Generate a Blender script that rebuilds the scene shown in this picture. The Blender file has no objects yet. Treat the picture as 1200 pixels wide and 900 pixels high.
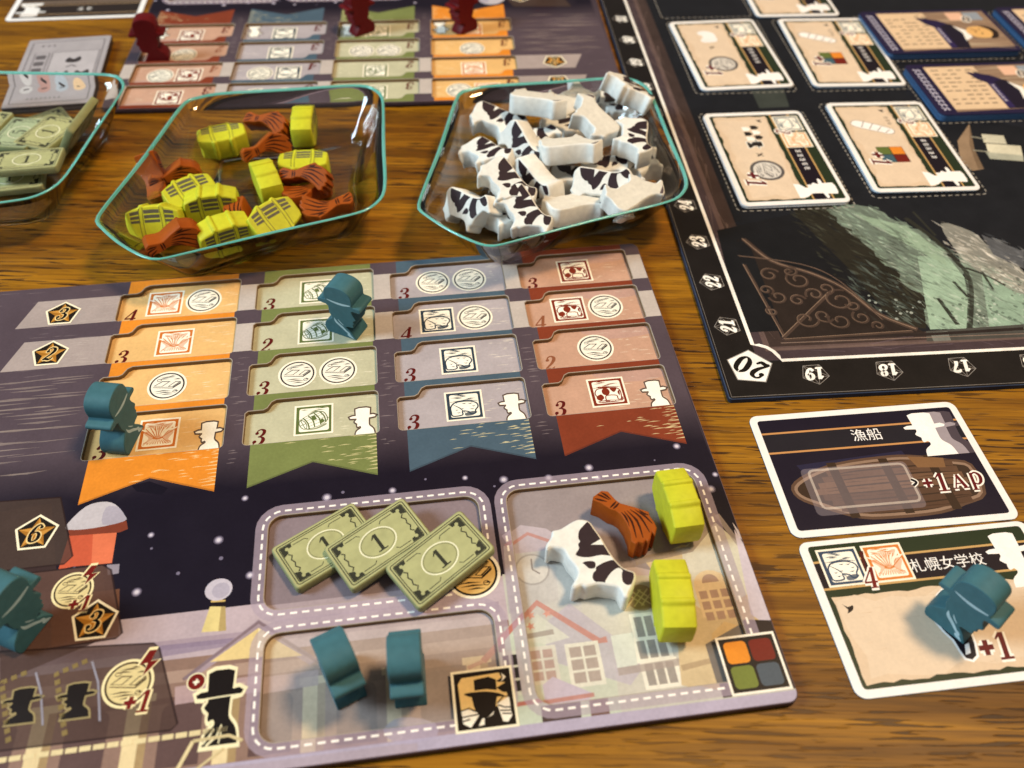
import bpy, math, random
import numpy as np
from mathutils import Vector, Matrix
from mathutils.geometry import delaunay_2d_cdt, interpolate_bezier

random.seed(7)
R = math.radians
S = 0.01                      # everything below is written in centimetres
scene = bpy.context.scene
col = scene.collection

# ------------------------------------------------------------------ camera
cam_data = bpy.data.cameras.new('camera')
cam = bpy.data.objects.new('camera', cam_data)
col.objects.link(cam)
pitch, roll, cam_h = R(48.364), R(1.141), 26.967
fwd = Vector((0, math.cos(pitch), -math.sin(pitch)))
up0 = Vector((0, math.sin(pitch), math.cos(pitch)))
rt0 = Vector((1, 0, 0))
rt = math.cos(roll) * rt0 + math.sin(roll) * up0
up = -math.sin(roll) * rt0 + math.cos(roll) * up0
cam.matrix_world = Matrix(((rt.x, up.x, -fwd.x, 0), (rt.y, up.y, -fwd.y, 0),
                           (rt.z, up.z, -fwd.z, cam_h * S), (0, 0, 0, 1)))
cam_data.sensor_width = 36.0
cam_data.lens = 30.14
cam_data.clip_start = 0.01
cam_data.clip_end = 20.0
cam_data.dof.use_dof = True
cam_data.dof.focus_distance = 0.345
cam_data.dof.aperture_fstop = 9.0
scene.camera = cam

# ------------------------------------------------------------------ room light
world = bpy.data.worlds.new('World')
scene.world = world
world.use_nodes = True
bg = world.node_tree.nodes['Background']
bg.inputs[0].default_value = (1.0, 0.92, 0.84, 1)
bg.inputs[1].default_value = 0.17

def area(name, loc, target, sx, sy, colour, watts):
    d = bpy.data.lights.new(name, 'AREA')
    d.shape = 'RECTANGLE'; d.size = sx; d.size_y = sy
    d.color = colour; d.energy = watts
    o = bpy.data.objects.new(name, d); col.objects.link(o)
    o.location = loc
    o.rotation_euler = (Vector(target) - Vector(loc)).to_track_quat('-Z', 'Y').to_euler()
    return o
area('window_light', (-1.65, 0.05, 1.25), (0.0, 0.25, 0), 0.60, 0.70, (0.66, 0.87, 1.0), 46)
area('ceiling_lamp', (0.78, 0.46, 1.80), (0.0, 0.3, 0), 0.30, 0.30, (1.0, 0.72, 0.42), 34)

scene.view_settings.view_transform = 'Standard'
scene.view_settings.look = 'None'
scene.view_settings.exposure = 0.0
scene.view_settings.gamma = 1.0
scene.cycles.sample_clamp_indirect = 0
scene.cycles.max_bounces = 14
scene.cycles.transmission_bounces = 12
scene.cycles.glossy_bounces = 6
scene.cycles.transparent_max_bounces = 12

# ------------------------------------------------------------------ colour
def lin(c):
    if isinstance(c, str):
        c = c.lstrip('#')
        c = tuple(int(c[i:i + 2], 16) / 255 for i in (0, 2, 4))
        return np.array([x / 12.92 if x <= .04045 else ((x + .055) / 1.055) ** 2.4 for x in c])
    return np.array(c, float)

# ------------------------------------------------------------------ 2D shapes (loops of points, even-odd filled)
def rect(x0, y0, x1, y1): return [(x0, y0), (x1, y0), (x1, y1), (x0, y1)]
def rrect(x0, y0, x1, y1, r, n=5):
    out = []
    for cx, cy, a0 in ((x1 - r, y0 + r, -90), (x1 - r, y1 - r, 0), (x0 + r, y1 - r, 90), (x0 + r, y0 + r, 180)):
        for i in range(n + 1):
            a = R(a0 + 90 * i / n); out.append((cx + r * math.cos(a), cy + r * math.sin(a)))
    return out
def ell(cx, cy, rx, ry=None, n=28, a0=0, a1=360):
    ry = rx if ry is None else ry
    full = abs(a1 - a0) >= 360
    k = n if full else n + 1
    return [(cx + rx * math.cos(R(a0 + (a1 - a0) * i / n)), cy + ry * math.sin(R(a0 + (a1 - a0) * i / n))) for i in range(k)]
def smooth(pts, n=4, closed=False):
    P = [np.array(p, float) for p in pts]; m = len(P); out = []
    rng = range(m) if closed else range(m - 1)
    for i in rng:
        p1, p2 = P[i], P[(i + 1) % m]
        p0 = P[(i - 1) % m] if closed or i > 0 else p1
        p3 = P[(i + 2) % m] if closed or i < m - 2 else p2
        for k in range(n):
            t = k / n
            out.append(tuple(.5 * ((2 * p1) + (-p0 + p2) * t + (2 * p0 - 5 * p1 + 4 * p2 - p3) * t * t + (-p0 + 3 * p1 - 3 * p2 + p3) * t ** 3)))
    if not closed: out.append(tuple(P[-1]))
    return out
def stroke(pts, w, closed=False):
    """ribbon along a polyline; w is a number or one width per point"""
    P = np.array([p[:2] for p in pts], float); n = len(P)
    W = np.full(n, w, float) if np.isscalar(w) else np.array(w, float)
    T = np.zeros_like(P)
    for i in range(n):
        a = P[(i - 1) % n] if closed or i > 0 else P[i]
        b = P[(i + 1) % n] if closed or i < n - 1 else P[i]
        T[i] = (b - a) / (np.hypot(*(b - a)) + 1e-9)
    N = np.stack([-T[:, 1], T[:, 0]], 1)
    A = P + N * W[:, None] / 2; B = P - N * W[:, None] / 2
    if closed: return [[tuple(p) for p in A], [tuple(p) for p in B]]
    return [[tuple(p) for p in A] + [tuple(p) for p in B[::-1]]]
def wstroke(pts, n=4):
    q = smooth(pts, n)
    return stroke(q, [max(.004, p[2]) for p in q])
def dashes(pts, dash, gap, w, closed=True):
    P = [np.array(p, float) for p in pts]
    if closed: P.append(P[0])
    out = []; pos = 0; on = True; left = dash; cur = [P[0]]
    for a, b in zip(P[:-1], P[1:]):
        d = np.hypot(*(b - a)); t = 0
        while d - t > left:
            t += left; p = a + (b - a) * t / d
            if on: cur.append(p); out += stroke(cur, w); left = gap
            else: left = dash
            on = not on; cur = [p]
        left -= d - t
        if on: cur.append(b)
    return out
def xf(loops, s=1, rot=0, dx=0, dy=0, shear=0, sy=None):
    sy = s if sy is None else sy
    c, n = math.cos(R(rot)), math.sin(R(rot)); out = []
    for lp in loops:
        q = []
        for p in lp:
            x, y = p[0] * s + shear * p[1] * sy, p[1] * sy
            q.append((x * c - y * n + dx, x * n + y * c + dy))
        out.append(q)
    return out
def offset(loop, d):
    """grow (d>0) a counter-clockwise loop"""
    P = np.array(loop, float)
    if area2(P) < 0: d = -d
    a = P - np.roll(P, 1, 0); b = np.roll(P, -1, 0) - P
    a /= np.hypot(a[:, 0], a[:, 1])[:, None] + 1e-9; b /= np.hypot(b[:, 0], b[:, 1])[:, None] + 1e-9
    na = np.stack([a[:, 1], -a[:, 0]], 1); nb = np.stack([b[:, 1], -b[:, 0]], 1)
    m = na + nb; m /= np.maximum(.55, (m * m).sum(1))[:, None] / 2
    return [tuple(p) for p in P + m * d]
def area2(P):
    P = np.asarray(P, float); Q = np.roll(P, -1, 0)
    return (P[:, 0] * Q[:, 1] - Q[:, 0] * P[:, 1]).sum() / 2
def ragged(pts, step, amp, rng):
    out = []; n = len(pts)
    for i in range(n):
        a = np.array(pts[i]); b = np.array(pts[(i + 1) % n]); d = np.hypot(*(b - a)); k = max(1, int(d / step))
        t = (b - a) / d; nn = np.array((-t[1], t[0]))
        for j in range(k): out.append(tuple(a + t * d * j / k + nn * rng.uniform(-amp, amp)))
    return out

# old-style numerals drawn as strokes (x, y, width) with ball terminals
DIG = {
 '0': ([[(.3, .97, .06), (.13, .8, .15), (.09, .5, .19), (.13, .2, .15), (.3, .03, .06), (.47, .2, .15), (.51, .5, .19), (.47, .8, .15), (.3, .97, .06)]], []),
 '1': ([[(.33, .97, .17), (.33, .05, .17)], [(.1, .74, .05), (.3, .95, .1)], [(.08, .03, .07), (.58, .03, .07)]], []),
 '2': ([[(.13, .72, .06), (.18, .9, .07), (.33, .97, .08), (.48, .87, .15), (.49, .68, .18), (.36, .42, .13), (.15, .18, .07), (.07, .05, .05)], [(.08, .07, .1), (.24, .11, .15), (.42, .06, .13), (.56, .22, .05)]], [(.16, .71, .09)]),
 '3': ([[(.12, .76, .05), (.18, .92, .06), (.32, .97, .08), (.47, .87, .15), (.46, .68, .15), (.35, .56, .08), (.24, .53, .05)], [(.24, .53, .05), (.43, .49, .09), (.53, .34, .18), (.47, .13, .15), (.3, .03, .08), (.14, .08, .06), (.1, .24, .05)]], [(.15, .75, .085), (.14, .24, .095)]),
 '4': ([[(.42, .97, .07), (.04, .3, .07)], [(.02, .28, .09), (.6, .28, .09)], [(.42, .97, .15), (.42, .05, .17)], [(.26, .03, .07), (.58, .03, .07)]], []),
 '5': ([[(.14, .93, .12), (.5, .93, .12)], [(.14, .95, .06), (.12, .55, .06)], [(.12, .55, .05), (.3, .62, .08), (.5, .5, .16), (.51, .25, .18), (.4, .06, .1), (.25, .03, .07), (.1, .15, .06)]], [(.14, .2, .09)]),
 '6': ([[(.48, .85, .06), (.36, .96, .07), (.2, .85, .12), (.1, .5, .18), (.15, .15, .15), (.3, .03, .07), (.47, .13, .14), (.5, .32, .16), (.42, .5, .1), (.28, .55, .06), (.14, .42, .06)]], [(.46, .82, .08)]),
 '7': ([[(.1, .9, .15), (.3, .93, .15), (.54, .9, .12)], [(.54, .92, .07), (.38, .55, .12), (.27, .3, .17), (.27, .04, .19)], [(.08, .96, .05), (.09, .74, .05)]], []),
 '8': ([[(.3, .97, .07), (.15, .85, .13), (.17, .67, .14), (.32, .53, .1), (.47, .38, .16), (.49, .18, .14), (.3, .03, .07), (.11, .16, .14), (.13, .38, .1), (.3, .53, .07), (.44, .68, .11), (.45, .85, .1), (.3, .97, .07)]], []),
 '9': ([[(.12, .15, .06), (.24, .04, .07), (.4, .15, .12), (.5, .5, .18), (.45, .85, .15), (.3, .97, .07), (.13, .87, .14), (.1, .68, .16), (.18, .5, .1), (.32, .45, .06), (.46, .58, .06)]], [(.14, .18, .08)]),
 '+': ([[(.3, .75, .17), (.3, .2, .17)], [(.03, .475, .17), (.57, .475, .17)]], []),
 'x': ([[(.06, .78, .16), (.54, .22, .16)], [(.06, .22, .1), (.54, .78, .1)]], []),
 'A': ([[(.3, .75, .06), (.06, .05, .06)], [(.27, .75, .14), (.55, .05, .16)], [(.13, .28, .06), (.45, .28, .06)], [(-.02, .03, .06), (.18, .03, .06)], [(.42, .03, .06), (.68, .03, .06)]], []),
 'p': ([[(.15, .72, .14), (.15, -.2, .14)], [(.15, .6, .06), (.35, .72, .08), (.54, .55, .15), (.52, .25, .15), (.35, .08, .08), (.16, .18, .06)], [(.02, -.2, .06), (.3, -.2, .06)]], []),
 '>': ([[(.1, .8, .2), (.45, .5, .2), (.1, .2, .2)]], []),
}
def num(s, h, x=0, y=0, rot=0, shear=.18, adv=.62, bold=0):
    """numeral loops with the text centred at x, y; one separate list of loops per stroke"""
    out = []; w = adv * len(s)
    for i, ch in enumerate(s):
        st, dots = DIG[ch]
        for q in st: out.append([wstroke([(p[0], p[1], p[2] + bold) for p in q])[0]])
        for d in dots: out.append([ell(d[0], d[1], d[2] + bold / 2, n=10)])
        for k in range(len(st) + len(dots)):
            lp = out[-1 - k]; out[-1 - k] = [[(a + i * adv - w / 2 + .01, b - .5) for a, b in lp[0]]]
    return [xf(l, h, rot, x, y, shear) for l in out]

_tc = {}
def glyphs(s, size):
    """outline loops of printed characters, centred"""
    if (s, size) in _tc: return _tc[(s, size)]
    cu = bpy.data.curves.new('t', 'FONT'); cu.body = s; cu.size = size; cu.offset = size * .022; cu.align_x = 'CENTER'; cu.align_y = 'CENTER'
    ob = bpy.data.objects.new('t', cu); col.objects.link(ob)
    dg = bpy.context.evaluated_depsgraph_get(); dg.update()
    c2 = ob.evaluated_get(dg).to_curve(dg, apply_modifiers=False)
    loops = []
    for sp in c2.splines:
        bp = sp.bezier_points; lp = []
        for i in range(len(bp)):
            a, b = bp[i], bp[(i + 1) % len(bp)]
            lp += [tuple(v)[:2] for v in interpolate_bezier(a.co, a.handle_right, b.handle_left, b.co, 4)[:-1]]
        if len(lp) > 2: loops.append(lp)
    bpy.data.objects.remove(ob); bpy.data.curves.remove(cu)
    _tc[(s, size)] = loops
    return loops

# ------------------------------------------------------------------ art: painter's stack resolved into one non-overlapping sheet
class Art:
    def __init__(self): self.s = []
    def add(self, loops, colour, alpha=1.0):
        if loops and not isinstance(loops[0][0], (tuple, list, np.ndarray)): loops = [loops]
        loops = [[(float(p[0]), float(p[1])) for p in l] for l in loops]
        self.s.append((loops, colour if callable(colour) else lin(colour), alpha)); return self
    def line(self, pts, w, colour, alpha=1.0, closed=False): return self.add(stroke(pts, w, closed), colour, alpha)
    def many(self, lists, colour, alpha=1.0):
        for l in lists: self.add(l, colour, alpha)
        return self
    def join(self, other, s=1, rot=0, dx=0, dy=0, sy=None):
        for l, c, a in other.s: self.s.append((xf(l, s, rot, dx, dy, 0, sy), c, a))
        return self

def inside(loops, pts):
    x, y = pts[:, 0], pts[:, 1]; ins = np.zeros(len(pts), bool)
    for lp in loops:
        P = np.asarray(lp); Q = np.roll(P, -1, 0)
        for (x0, y0), (x1, y1) in zip(P, Q):
            if y0 == y1: continue
            m = (y0 > y) != (y1 > y)
            ins ^= m & (x < (x1 - x0) * (y - y0) / (y1 - y0) + x0)
    return ins

class MB:
    def __init__(self): self.v = []; self.f = []; self.c = []
    def wall(self, A, za, B, zb, colour, flip=False):
        n = len(A); b = len(self.v); c = lin(colour)
        self.v += [(p[0], p[1], za) for p in A] + [(p[0], p[1], zb) for p in B]
        for i in range(n):
            j = (i + 1) % n; q = (b + i, b + j, b + n + j, b + n + i)
            self.f.append(q[::-1] if flip else q); self.c.append([c] * 4)
        return self
    def walls(self, rings, colours, flip=False):
        """rings: list of (loop, z); vertices shared between neighbouring rings"""
        n = len(rings[0][0]); b = len(self.v)
        for lp, z in rings: self.v += [(p[0], p[1], z) for p in lp]
        for k in range(len(rings) - 1):
            c = lin(colours[k] if isinstance(colours, list) else colours)
            for i in range(n):
                j = (i + 1) % n; q = (b + k * n + i, b + k * n + j, b + (k + 1) * n + j, b + (k + 1) * n + i)
                self.f.append(q[::-1] if flip else q); self.c.append([c] * 4)
        return self
    def sheet(self, clip, art, z, base='#808080', grid=0, flip=False):
        shapes = art.s if art else []
        free = clip is None
        if free:
            q = np.concatenate([np.asarray(l, float) for sh in shapes for l in sh[0]]); clip = [rect(*(q.min(0) - .05), *(q.max(0) + .05))]
        if clip and not isinstance(clip[0][0], (tuple, list, np.ndarray)): clip = [clip]
        V = []; E = []
        allp = np.concatenate([np.asarray(l, float) for l in clip])
        lo, hi = allp.min(0) - .001, allp.max(0) + .001
        keep = []
        for loops, c, a in shapes:
            q = np.concatenate([np.asarray(l, float) for l in loops])
            if (q.max(0) < lo).any() or (q.min(0) > hi).any(): continue
            keep.append((loops, c, a, q.min(0), q.max(0)))
        for loops in [clip] + [k[0] for k in keep]:
            for lp in loops:
                b = len(V); n = len(lp)
                V += [Vector((p[0], p[1])) for p in lp]; E += [(b + i, b + (i + 1) % n) for i in range(n)]
        if grid:
            for gx in np.arange(lo[0] + grid / 2, hi[0], grid):
                for gy in np.arange(lo[1] + grid / 2, hi[1], grid): V.append(Vector((gx, gy)))
        r = delaunay_2d_cdt(V, E, [], 0, 1e-5)
        vv = np.array([tuple(p) for p in r[0]]); ff = np.array([tuple(f) for f in r[2] if len(f) == 3])
        ct = vv[ff].mean(1)
        ok = inside(clip, ct)
        ff, ct = ff[ok], ct[ok]
        C = np.tile(lin(base), (len(ff), 3, 1))
        cov = np.zeros(len(ff), bool)
        for loops, c, a, mn, mx in keep:
            idx = np.where(((ct >= mn) & (ct <= mx)).all(1))[0]
            if not len(idx): continue
            idx = idx[inside(loops, ct[idx])]
            if not len(idx): continue
            cc = c(vv[ff[idx]]) if callable(c) else c
            C[idx] = C[idx] * (1 - a) + cc * a; cov[idx] = True
        if free: ff, C = ff[cov], C[cov]
        b = len(self.v)
        used = np.unique(ff); re = np.zeros(len(vv), int); re[used] = np.arange(len(used)); vv = vv[used]; ff = re[ff]
        zz = z(vv) if callable(z) else np.full(len(vv), z)
        self.v += [(p[0], p[1], h) for p, h in zip(vv, zz)]
        for f, c in zip(ff, C):
            p, q, s = vv[f[0]], vv[f[1]], vv[f[2]]
            cw = (q[0] - p[0]) * (s[1] - p[1]) - (q[1] - p[1]) * (s[0] - p[0]) < 0
            if cw != flip: f = f[::-1]; c = c[::-1]
            self.f.append(tuple(int(i) + b for i in f)); self.c.append(list(c))
        return self
    def mesh(self, name, mat, sharp=None):
        me = bpy.data.meshes.new(name)
        me.from_pydata([(x * S, y * S, z * S) for x, y, z in self.v], [], self.f)
        me.validate(clean_customdata=False)
        at = me.color_attributes.new('print', 'FLOAT_COLOR', 'CORNER')
        flat = np.ones((sum(len(c) for c in self.c), 4), np.float32)
        flat[:, :3] = np.array([x for c in self.c for x in c])
        if len(at.data) == len(flat): at.data.foreach_set('color', flat.ravel())
        if sharp is not None:
            me.polygons.foreach_set('use_smooth', [True] * len(me.polygons))
            me.set_sharp_from_angle(angle=R(sharp))
        me.materials.append(mat)
        return me

def obj(name, me, parent=None, loc=(0, 0, 0), rot=(0, 0, 0)):
    o = bpy.data.objects.new(name, me); col.objects.link(o)
    o.location = (loc[0] * S, loc[1] * S, loc[2] * S); o.rotation_euler = tuple(R(a) for a in rot)
    if parent: o.parent = parent
    return o
def tag(o, label=None, cat=None, group=None, kind=None):
    if label: o['label'] = label
    if cat: o['category'] = cat
    if group: o['group'] = group
    if kind: o['kind'] = kind
    return o
def thing(name, label, cat, loc=(0, 0, 0), rot=(0, 0, 0), group=None): return tag(obj(name, None, None, loc, rot), label, cat, group)
def copy_tree(o, parent=None):
    c = o.copy(); col.objects.link(c); c.parent = parent
    for ch in o.children: copy_tree(ch, c)
    return c

# ------------------------------------------------------------------ materials
def mat_nodes(name):
    m = bpy.data.materials.new(name); m.use_nodes = True
    nt = m.node_tree; return m, nt, nt.nodes, nt.links, nt.nodes['Principled BSDF']
def printed(name, rough=.42, grain=.06, gscale=900, bump=.0, bscale=1500, coat=0.0, spec=.13, mott=.0):
    m, nt, N, Lk, P = mat_nodes(name)
    at = N.new('ShaderNodeAttribute'); at.attribute_name = 'print'
    tc = N.new('ShaderNodeTexCoord')
    nz = N.new('ShaderNodeTexNoise'); nz.inputs['Scale'].default_value = gscale; nz.inputs['Detail'].default_value = 4
    Lk.new(tc.outputs['Object'], nz.inputs['Vector'])
    mr = N.new('ShaderNodeMapRange'); mr.inputs['From Min'].default_value = .25; mr.inputs['From Max'].default_value = .75
    mr.inputs['To Min'].default_value = 1 - grain; mr.inputs['To Max'].default_value = 1 + grain
    Lk.new(nz.outputs['Fac'], mr.inputs['Value'])
    src = mr.outputs['Result']
    if mott:
        n2 = N.new('ShaderNodeTexNoise'); n2.inputs['Scale'].default_value = 90; n2.inputs['Detail'].default_value = 5
        Lk.new(tc.outputs['Object'], n2.inputs['Vector'])
        m2 = N.new('ShaderNodeMapRange'); m2.inputs['From Min'].default_value = .3; m2.inputs['From Max'].default_value = .7
        m2.inputs['To Min'].default_value = 1 - mott; m2.inputs['To Max'].default_value = 1 + mott
        Lk.new(n2.outputs['Fac'], m2.inputs['Value'])
        mu = N.new('ShaderNodeMath'); mu.operation = 'MULTIPLY'
        Lk.new(src, mu.inputs[0]); Lk.new(m2.outputs['Result'], mu.inputs[1]); src = mu.outputs[0]
    vm = N.new('ShaderNodeVectorMath'); vm.operation = 'SCALE'
    Lk.new(at.outputs['Color'], vm.inputs[0]); Lk.new(src, vm.inputs['Scale'])
    Lk.new(vm.outputs['Vector'], P.inputs['Base Color'])
    P.inputs['Roughness'].default_value = rough
    P.inputs['Specular IOR Level'].default_value = spec
    P.inputs['Coat Weight'].default_value = coat; P.inputs['Coat Roughness'].default_value = .25
    r2 = N.new('ShaderNodeMapRange'); r2.inputs['To Min'].default_value = rough - .07; r2.inputs['To Max'].default_value = rough + .1
    n3 = N.new('ShaderNodeTexNoise'); n3.inputs['Scale'].default_value = 45; n3.inputs['Detail'].default_value = 6
    Lk.new(tc.outputs['Object'], n3.inputs['Vector']); Lk.new(n3.outputs['Fac'], r2.inputs['Value']); Lk.new(r2.outputs['Result'], P.inputs['Roughness'])
    if bump:
        n4 = N.new('ShaderNodeTexNoise'); n4.inputs['Scale'].default_value = bscale; n4.inputs['Detail'].default_value = 3
        Lk.new(tc.outputs['Object'], n4.inputs['Vector'])
        bp = N.new('ShaderNodeBump'); bp.inputs['Strength'].default_value = bump; bp.inputs['Distance'].default_value = .0002
        Lk.new(n4.outputs['Fac'], bp.inputs['Height']); Lk.new(bp.outputs['Normal'], P.inputs['Normal'])
    return m
M_BOARD = printed('printed_cardboard', rough=.40, grain=.07, bump=.12, mott=.07)
M_CARD = printed('printed_card', rough=.34, grain=.05, bump=.10, bscale=2200, mott=.04)
M_MAIN = printed('dark_printed_cardboard', rough=.40, grain=.1, bump=.12, mott=.14)
M_WOODP = printed('painted_wood', rough=.48, grain=.08, gscale=420, bump=.32, bscale=520, mott=.07)

def make_glass():
    m, nt, N, Lk, P = mat_nodes('green_edged_glass')
    P.inputs['Base Color'].default_value = (1, 1, 1, 1)
    P.inputs['Transmission Weight'].default_value = 1.0
    P.inputs['Roughness'].default_value = .012
    P.inputs['IOR'].default_value = 1.5
    va = N.new('ShaderNodeVolumeAbsorption'); va.inputs['Color'].default_value = (.18, .86, .74, 1); va.inputs['Density'].default_value = 7
    Lk.new(va.outputs['Volume'], N['Material Output'].inputs['Volume'])
    tc = N.new('ShaderNodeTexCoord'); nz = N.new('ShaderNodeTexNoise'); nz.inputs['Scale'].default_value = 55; nz.inputs['Detail'].default_value = 1
    Lk.new(tc.outputs['Object'], nz.inputs['Vector'])
    bp = N.new('ShaderNodeBump'); bp.inputs['Strength'].default_value = .12; bp.inputs['Distance'].default_value = .0012
    Lk.new(nz.outputs['Fac'], bp.inputs['Height']); Lk.new(bp.outputs['Normal'], P.inputs['Normal'])
    return m
M_GLASS = make_glass()

def make_oak():
    m, nt, N, Lk, P = mat_nodes('golden_oak')
    tc = N.new('ShaderNodeTexCoord')
    def mapped(sx, sy, rot=8, dist=None):
        mp = N.new('ShaderNodeMapping'); mp.inputs['Scale'].default_value = (sx, sy, sx); mp.inputs['Rotation'].default_value = (0, 0, -R(rot))
        Lk.new(tc.outputs['Object'], mp.inputs['Vector']); return mp.outputs['Vector']
    def noise(vec, scale, detail=4, rough=.5, dist=0):
        n = N.new('ShaderNodeTexNoise'); n.inputs['Scale'].default_value = scale; n.inputs['Detail'].default_value = detail
        n.inputs['Roughness'].default_value = rough; n.inputs['Distortion'].default_value = dist
        Lk.new(vec, n.inputs['Vector']); return n.outputs['Fac']
    def ramp(fac, stops):
        r = N.new('ShaderNodeValToRGB'); e = r.color_ramp.elements
        while len(e) < len(stops): e.new(.5)
        for k, (p, c) in enumerate(stops):
            e[k].position = p; e[k].color = (*c, 1) if len(c) == 3 else c
        Lk.new(fac, r.inputs['Fac']); return r.outputs['Color']
    def mix(mode, fac, a, b):
        x = N.new('ShaderNodeMix'); x.data_type = 'RGBA'; x.blend_type = mode
        if isinstance(fac, float): x.inputs[0].default_value = fac
        else: Lk.new(fac, x.inputs[0])
        Lk.new(a, x.inputs[6]); Lk.new(b, x.inputs[7]); return x.outputs[2]
    bands = ramp(noise(mapped(3.5, 70), 1.0, 6, .65, .8), [(.30, (.100, .036, .0014)), (.45, (.190, .074, .0020)), (.58, (.300, .127, .0045)), (.74, (.42, .190, .010))])
    fine = ramp(noise(mapped(18, 900), 1.0, 4, .7), [(.30, (.40, .36, .30)), (.52, (1, 1, 1)), (.75, (1.25, 1.2, 1.12))])
    base = mix('MULTIPLY', .9, bands, fine)
    fleck = ramp(noise(mapped(46, 720), 1.0, 2, .5, .1), [(.0, (1, 1, 1)), (.395, (1, 1, 1)), (.435, (0, 0, 0))])
    where = ramp(noise(mapped(4, 22), 1.0, 3), [(.34, (.30, .30, .30)), (.55, (1, 1, 1))])
    fl = N.new('ShaderNodeMix'); fl.data_type = 'RGBA'; fl.blend_type = 'MULTIPLY'; fl.inputs[0].default_value = 1
    Lk.new(fleck, fl.inputs[6]); Lk.new(where, fl.inputs[7])
    dark = N.new('ShaderNodeRGB'); dark.outputs[0].default_value = (.038, .013, .002, 1)
    c1 = mix('MIX', fl.outputs[2], base, dark.outputs[0])
    cloud = ramp(noise(mapped(26, 150), 1.0, 6, .7, .8), [(.0, (1, 1, 1)), (.30, (.85, .85, .85)), (.365, (0, 0, 0))])
    c2 = mix('MIX', cloud, c1, dark.outputs[0])
    Lk.new(c2, P.inputs['Base Color'])
    rr = N.new('ShaderNodeMapRange'); rr.inputs['To Min'].default_value = .34; rr.inputs['To Max'].default_value = .56; P.inputs['Specular IOR Level'].default_value = .2
    Lk.new(noise(mapped(10, 90), 1.0, 3), rr.inputs['Value']); Lk.new(rr.outputs['Result'], P.inputs['Roughness'])
    bp = N.new('ShaderNodeBump'); bp.inputs['Strength'].default_value = .35; bp.inputs['Distance'].default_value = .0003; bp.invert = True
    Lk.new(fl.outputs[2], bp.inputs['Height']); Lk.new(bp.outputs['Normal'], P.inputs['Normal'])
    return m
M_OAK = make_oak()

# ------------------------------------------------------------------ table
tb = MB()
tl = rect(-70, -22, 70, 96)
tb.sheet(tl, None, 0).walls([(offset(tl, .0), 0), (offset(tl, .25), -.25), (offset(tl, .25), -3.2), (tl, -3.4)], '#805020', flip=True)
tb.sheet(tl, None, -3.4, flip=True)
tag(obj('wooden_table', tb.mesh('wooden_table', M_OAK)), 'golden oak table top with dark flecked grain', 'table', kind='structure')

# ------------------------------------------------------------------ icons (drawn about the origin, cm)
CREAM, INK = '#f3ead6', '#2b2428'
def hat_man(fill, edge=None):
    """bust in a top hat looking left, 1.5 tall"""
    o = smooth([(-.44, -.75), (-.36, -.52), (-.10, -.36), (-.14, -.24), (-.30, -.27), (-.33, -.17), (-.31, -.11), (-.36, -.07), (-.47, .02), (-.37, .12), (-.36, .2)], 3)
    o += [(-.74, .22), (-.78, .29), (-.62, .34), (-.40, .35), (-.42, .72), (-.2, .78), (.25, .78), (.46, .73), (.43, .35), (.64, .37), (.80, .31), (.74, .24), (.38, .2)]
    o += smooth([(.38, .2), (.36, -.1), (.40, -.25), (.62, -.45), (.70, -.75)], 3)[1:]
    a = Art()
    if edge: a.add(offset(o, .085), edge)
    return a.add(o, fill)
def icon_coin(bgc='#efe8d8', dark=INK, rim=CREAM):
    a = Art().add(ell(0, 0, .80, n=36), rim).add(ell(0, 0, .71, n=36), dark).add(ell(0, 0, .645, n=36), bgc)
    a.add([(-.55, .02), (-.22, .27), (.55, .17), (.25, -.10)], dark).add([(-.49, .03), (-.2, .23), (.47, .15), (.22, -.07)], bgc)
    a.add([(-.55, .0), (.25, -.12), (.25, -.2), (-.55, -.09)], bgc).add([(-.55, -.07), (.25, -.19), (.55, .06), (.55, .15), (.25, -.11), (.24, -.15), (-.55, -.04)], dark)
    a.add([(-.2, -.03), (.06, -.06), (.34, .2), (.1, .235)], bgc).line([(-.2, -.03), (.1, .235)], .03, dark).line([(.06, -.06), (.34, .2)], .03, dark)
    for y, x0, x1 in ((.45, -.3, .25), (.37, -.42, .05), (.5, .02, .3), (-.3, -.5, .2), (-.4, -.42, .35), (-.5, -.2, .3), (-.34, .3, .5), (.32, .25, .52)):
        a.line([(x0, y), ((x0 + x1) / 2, y + .025), (x1, y)], [.006, .055, .006], dark)
    a.line(ell(-.35, .33, .09, .06, 10), .025, dark, closed=True).line(ell(.36, -.34, .09, .07, 10), .025, dark, closed=True)
    return a
def icon_frame(c, rng_seed=0, paper='#f6eedd'):
    a = Art().add(rect(-.78, -.78, .78, .78), CREAM).add(rect(-.70, -.70, .70, .70), c).add(rrect(-.58, -.60, .60, .60, .08, 2), paper)
    rng = random.Random(rng_seed)
    for k in range(9):
        y = .57 - k * .045; x = rng.uniform(-.55, .1); w = rng.uniform(.25, .55)
        a.line([(x, y), (x + w / 2, y + .01), (min(.57, x + w), y)], [.006, .045, .006], c)
    return a
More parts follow.
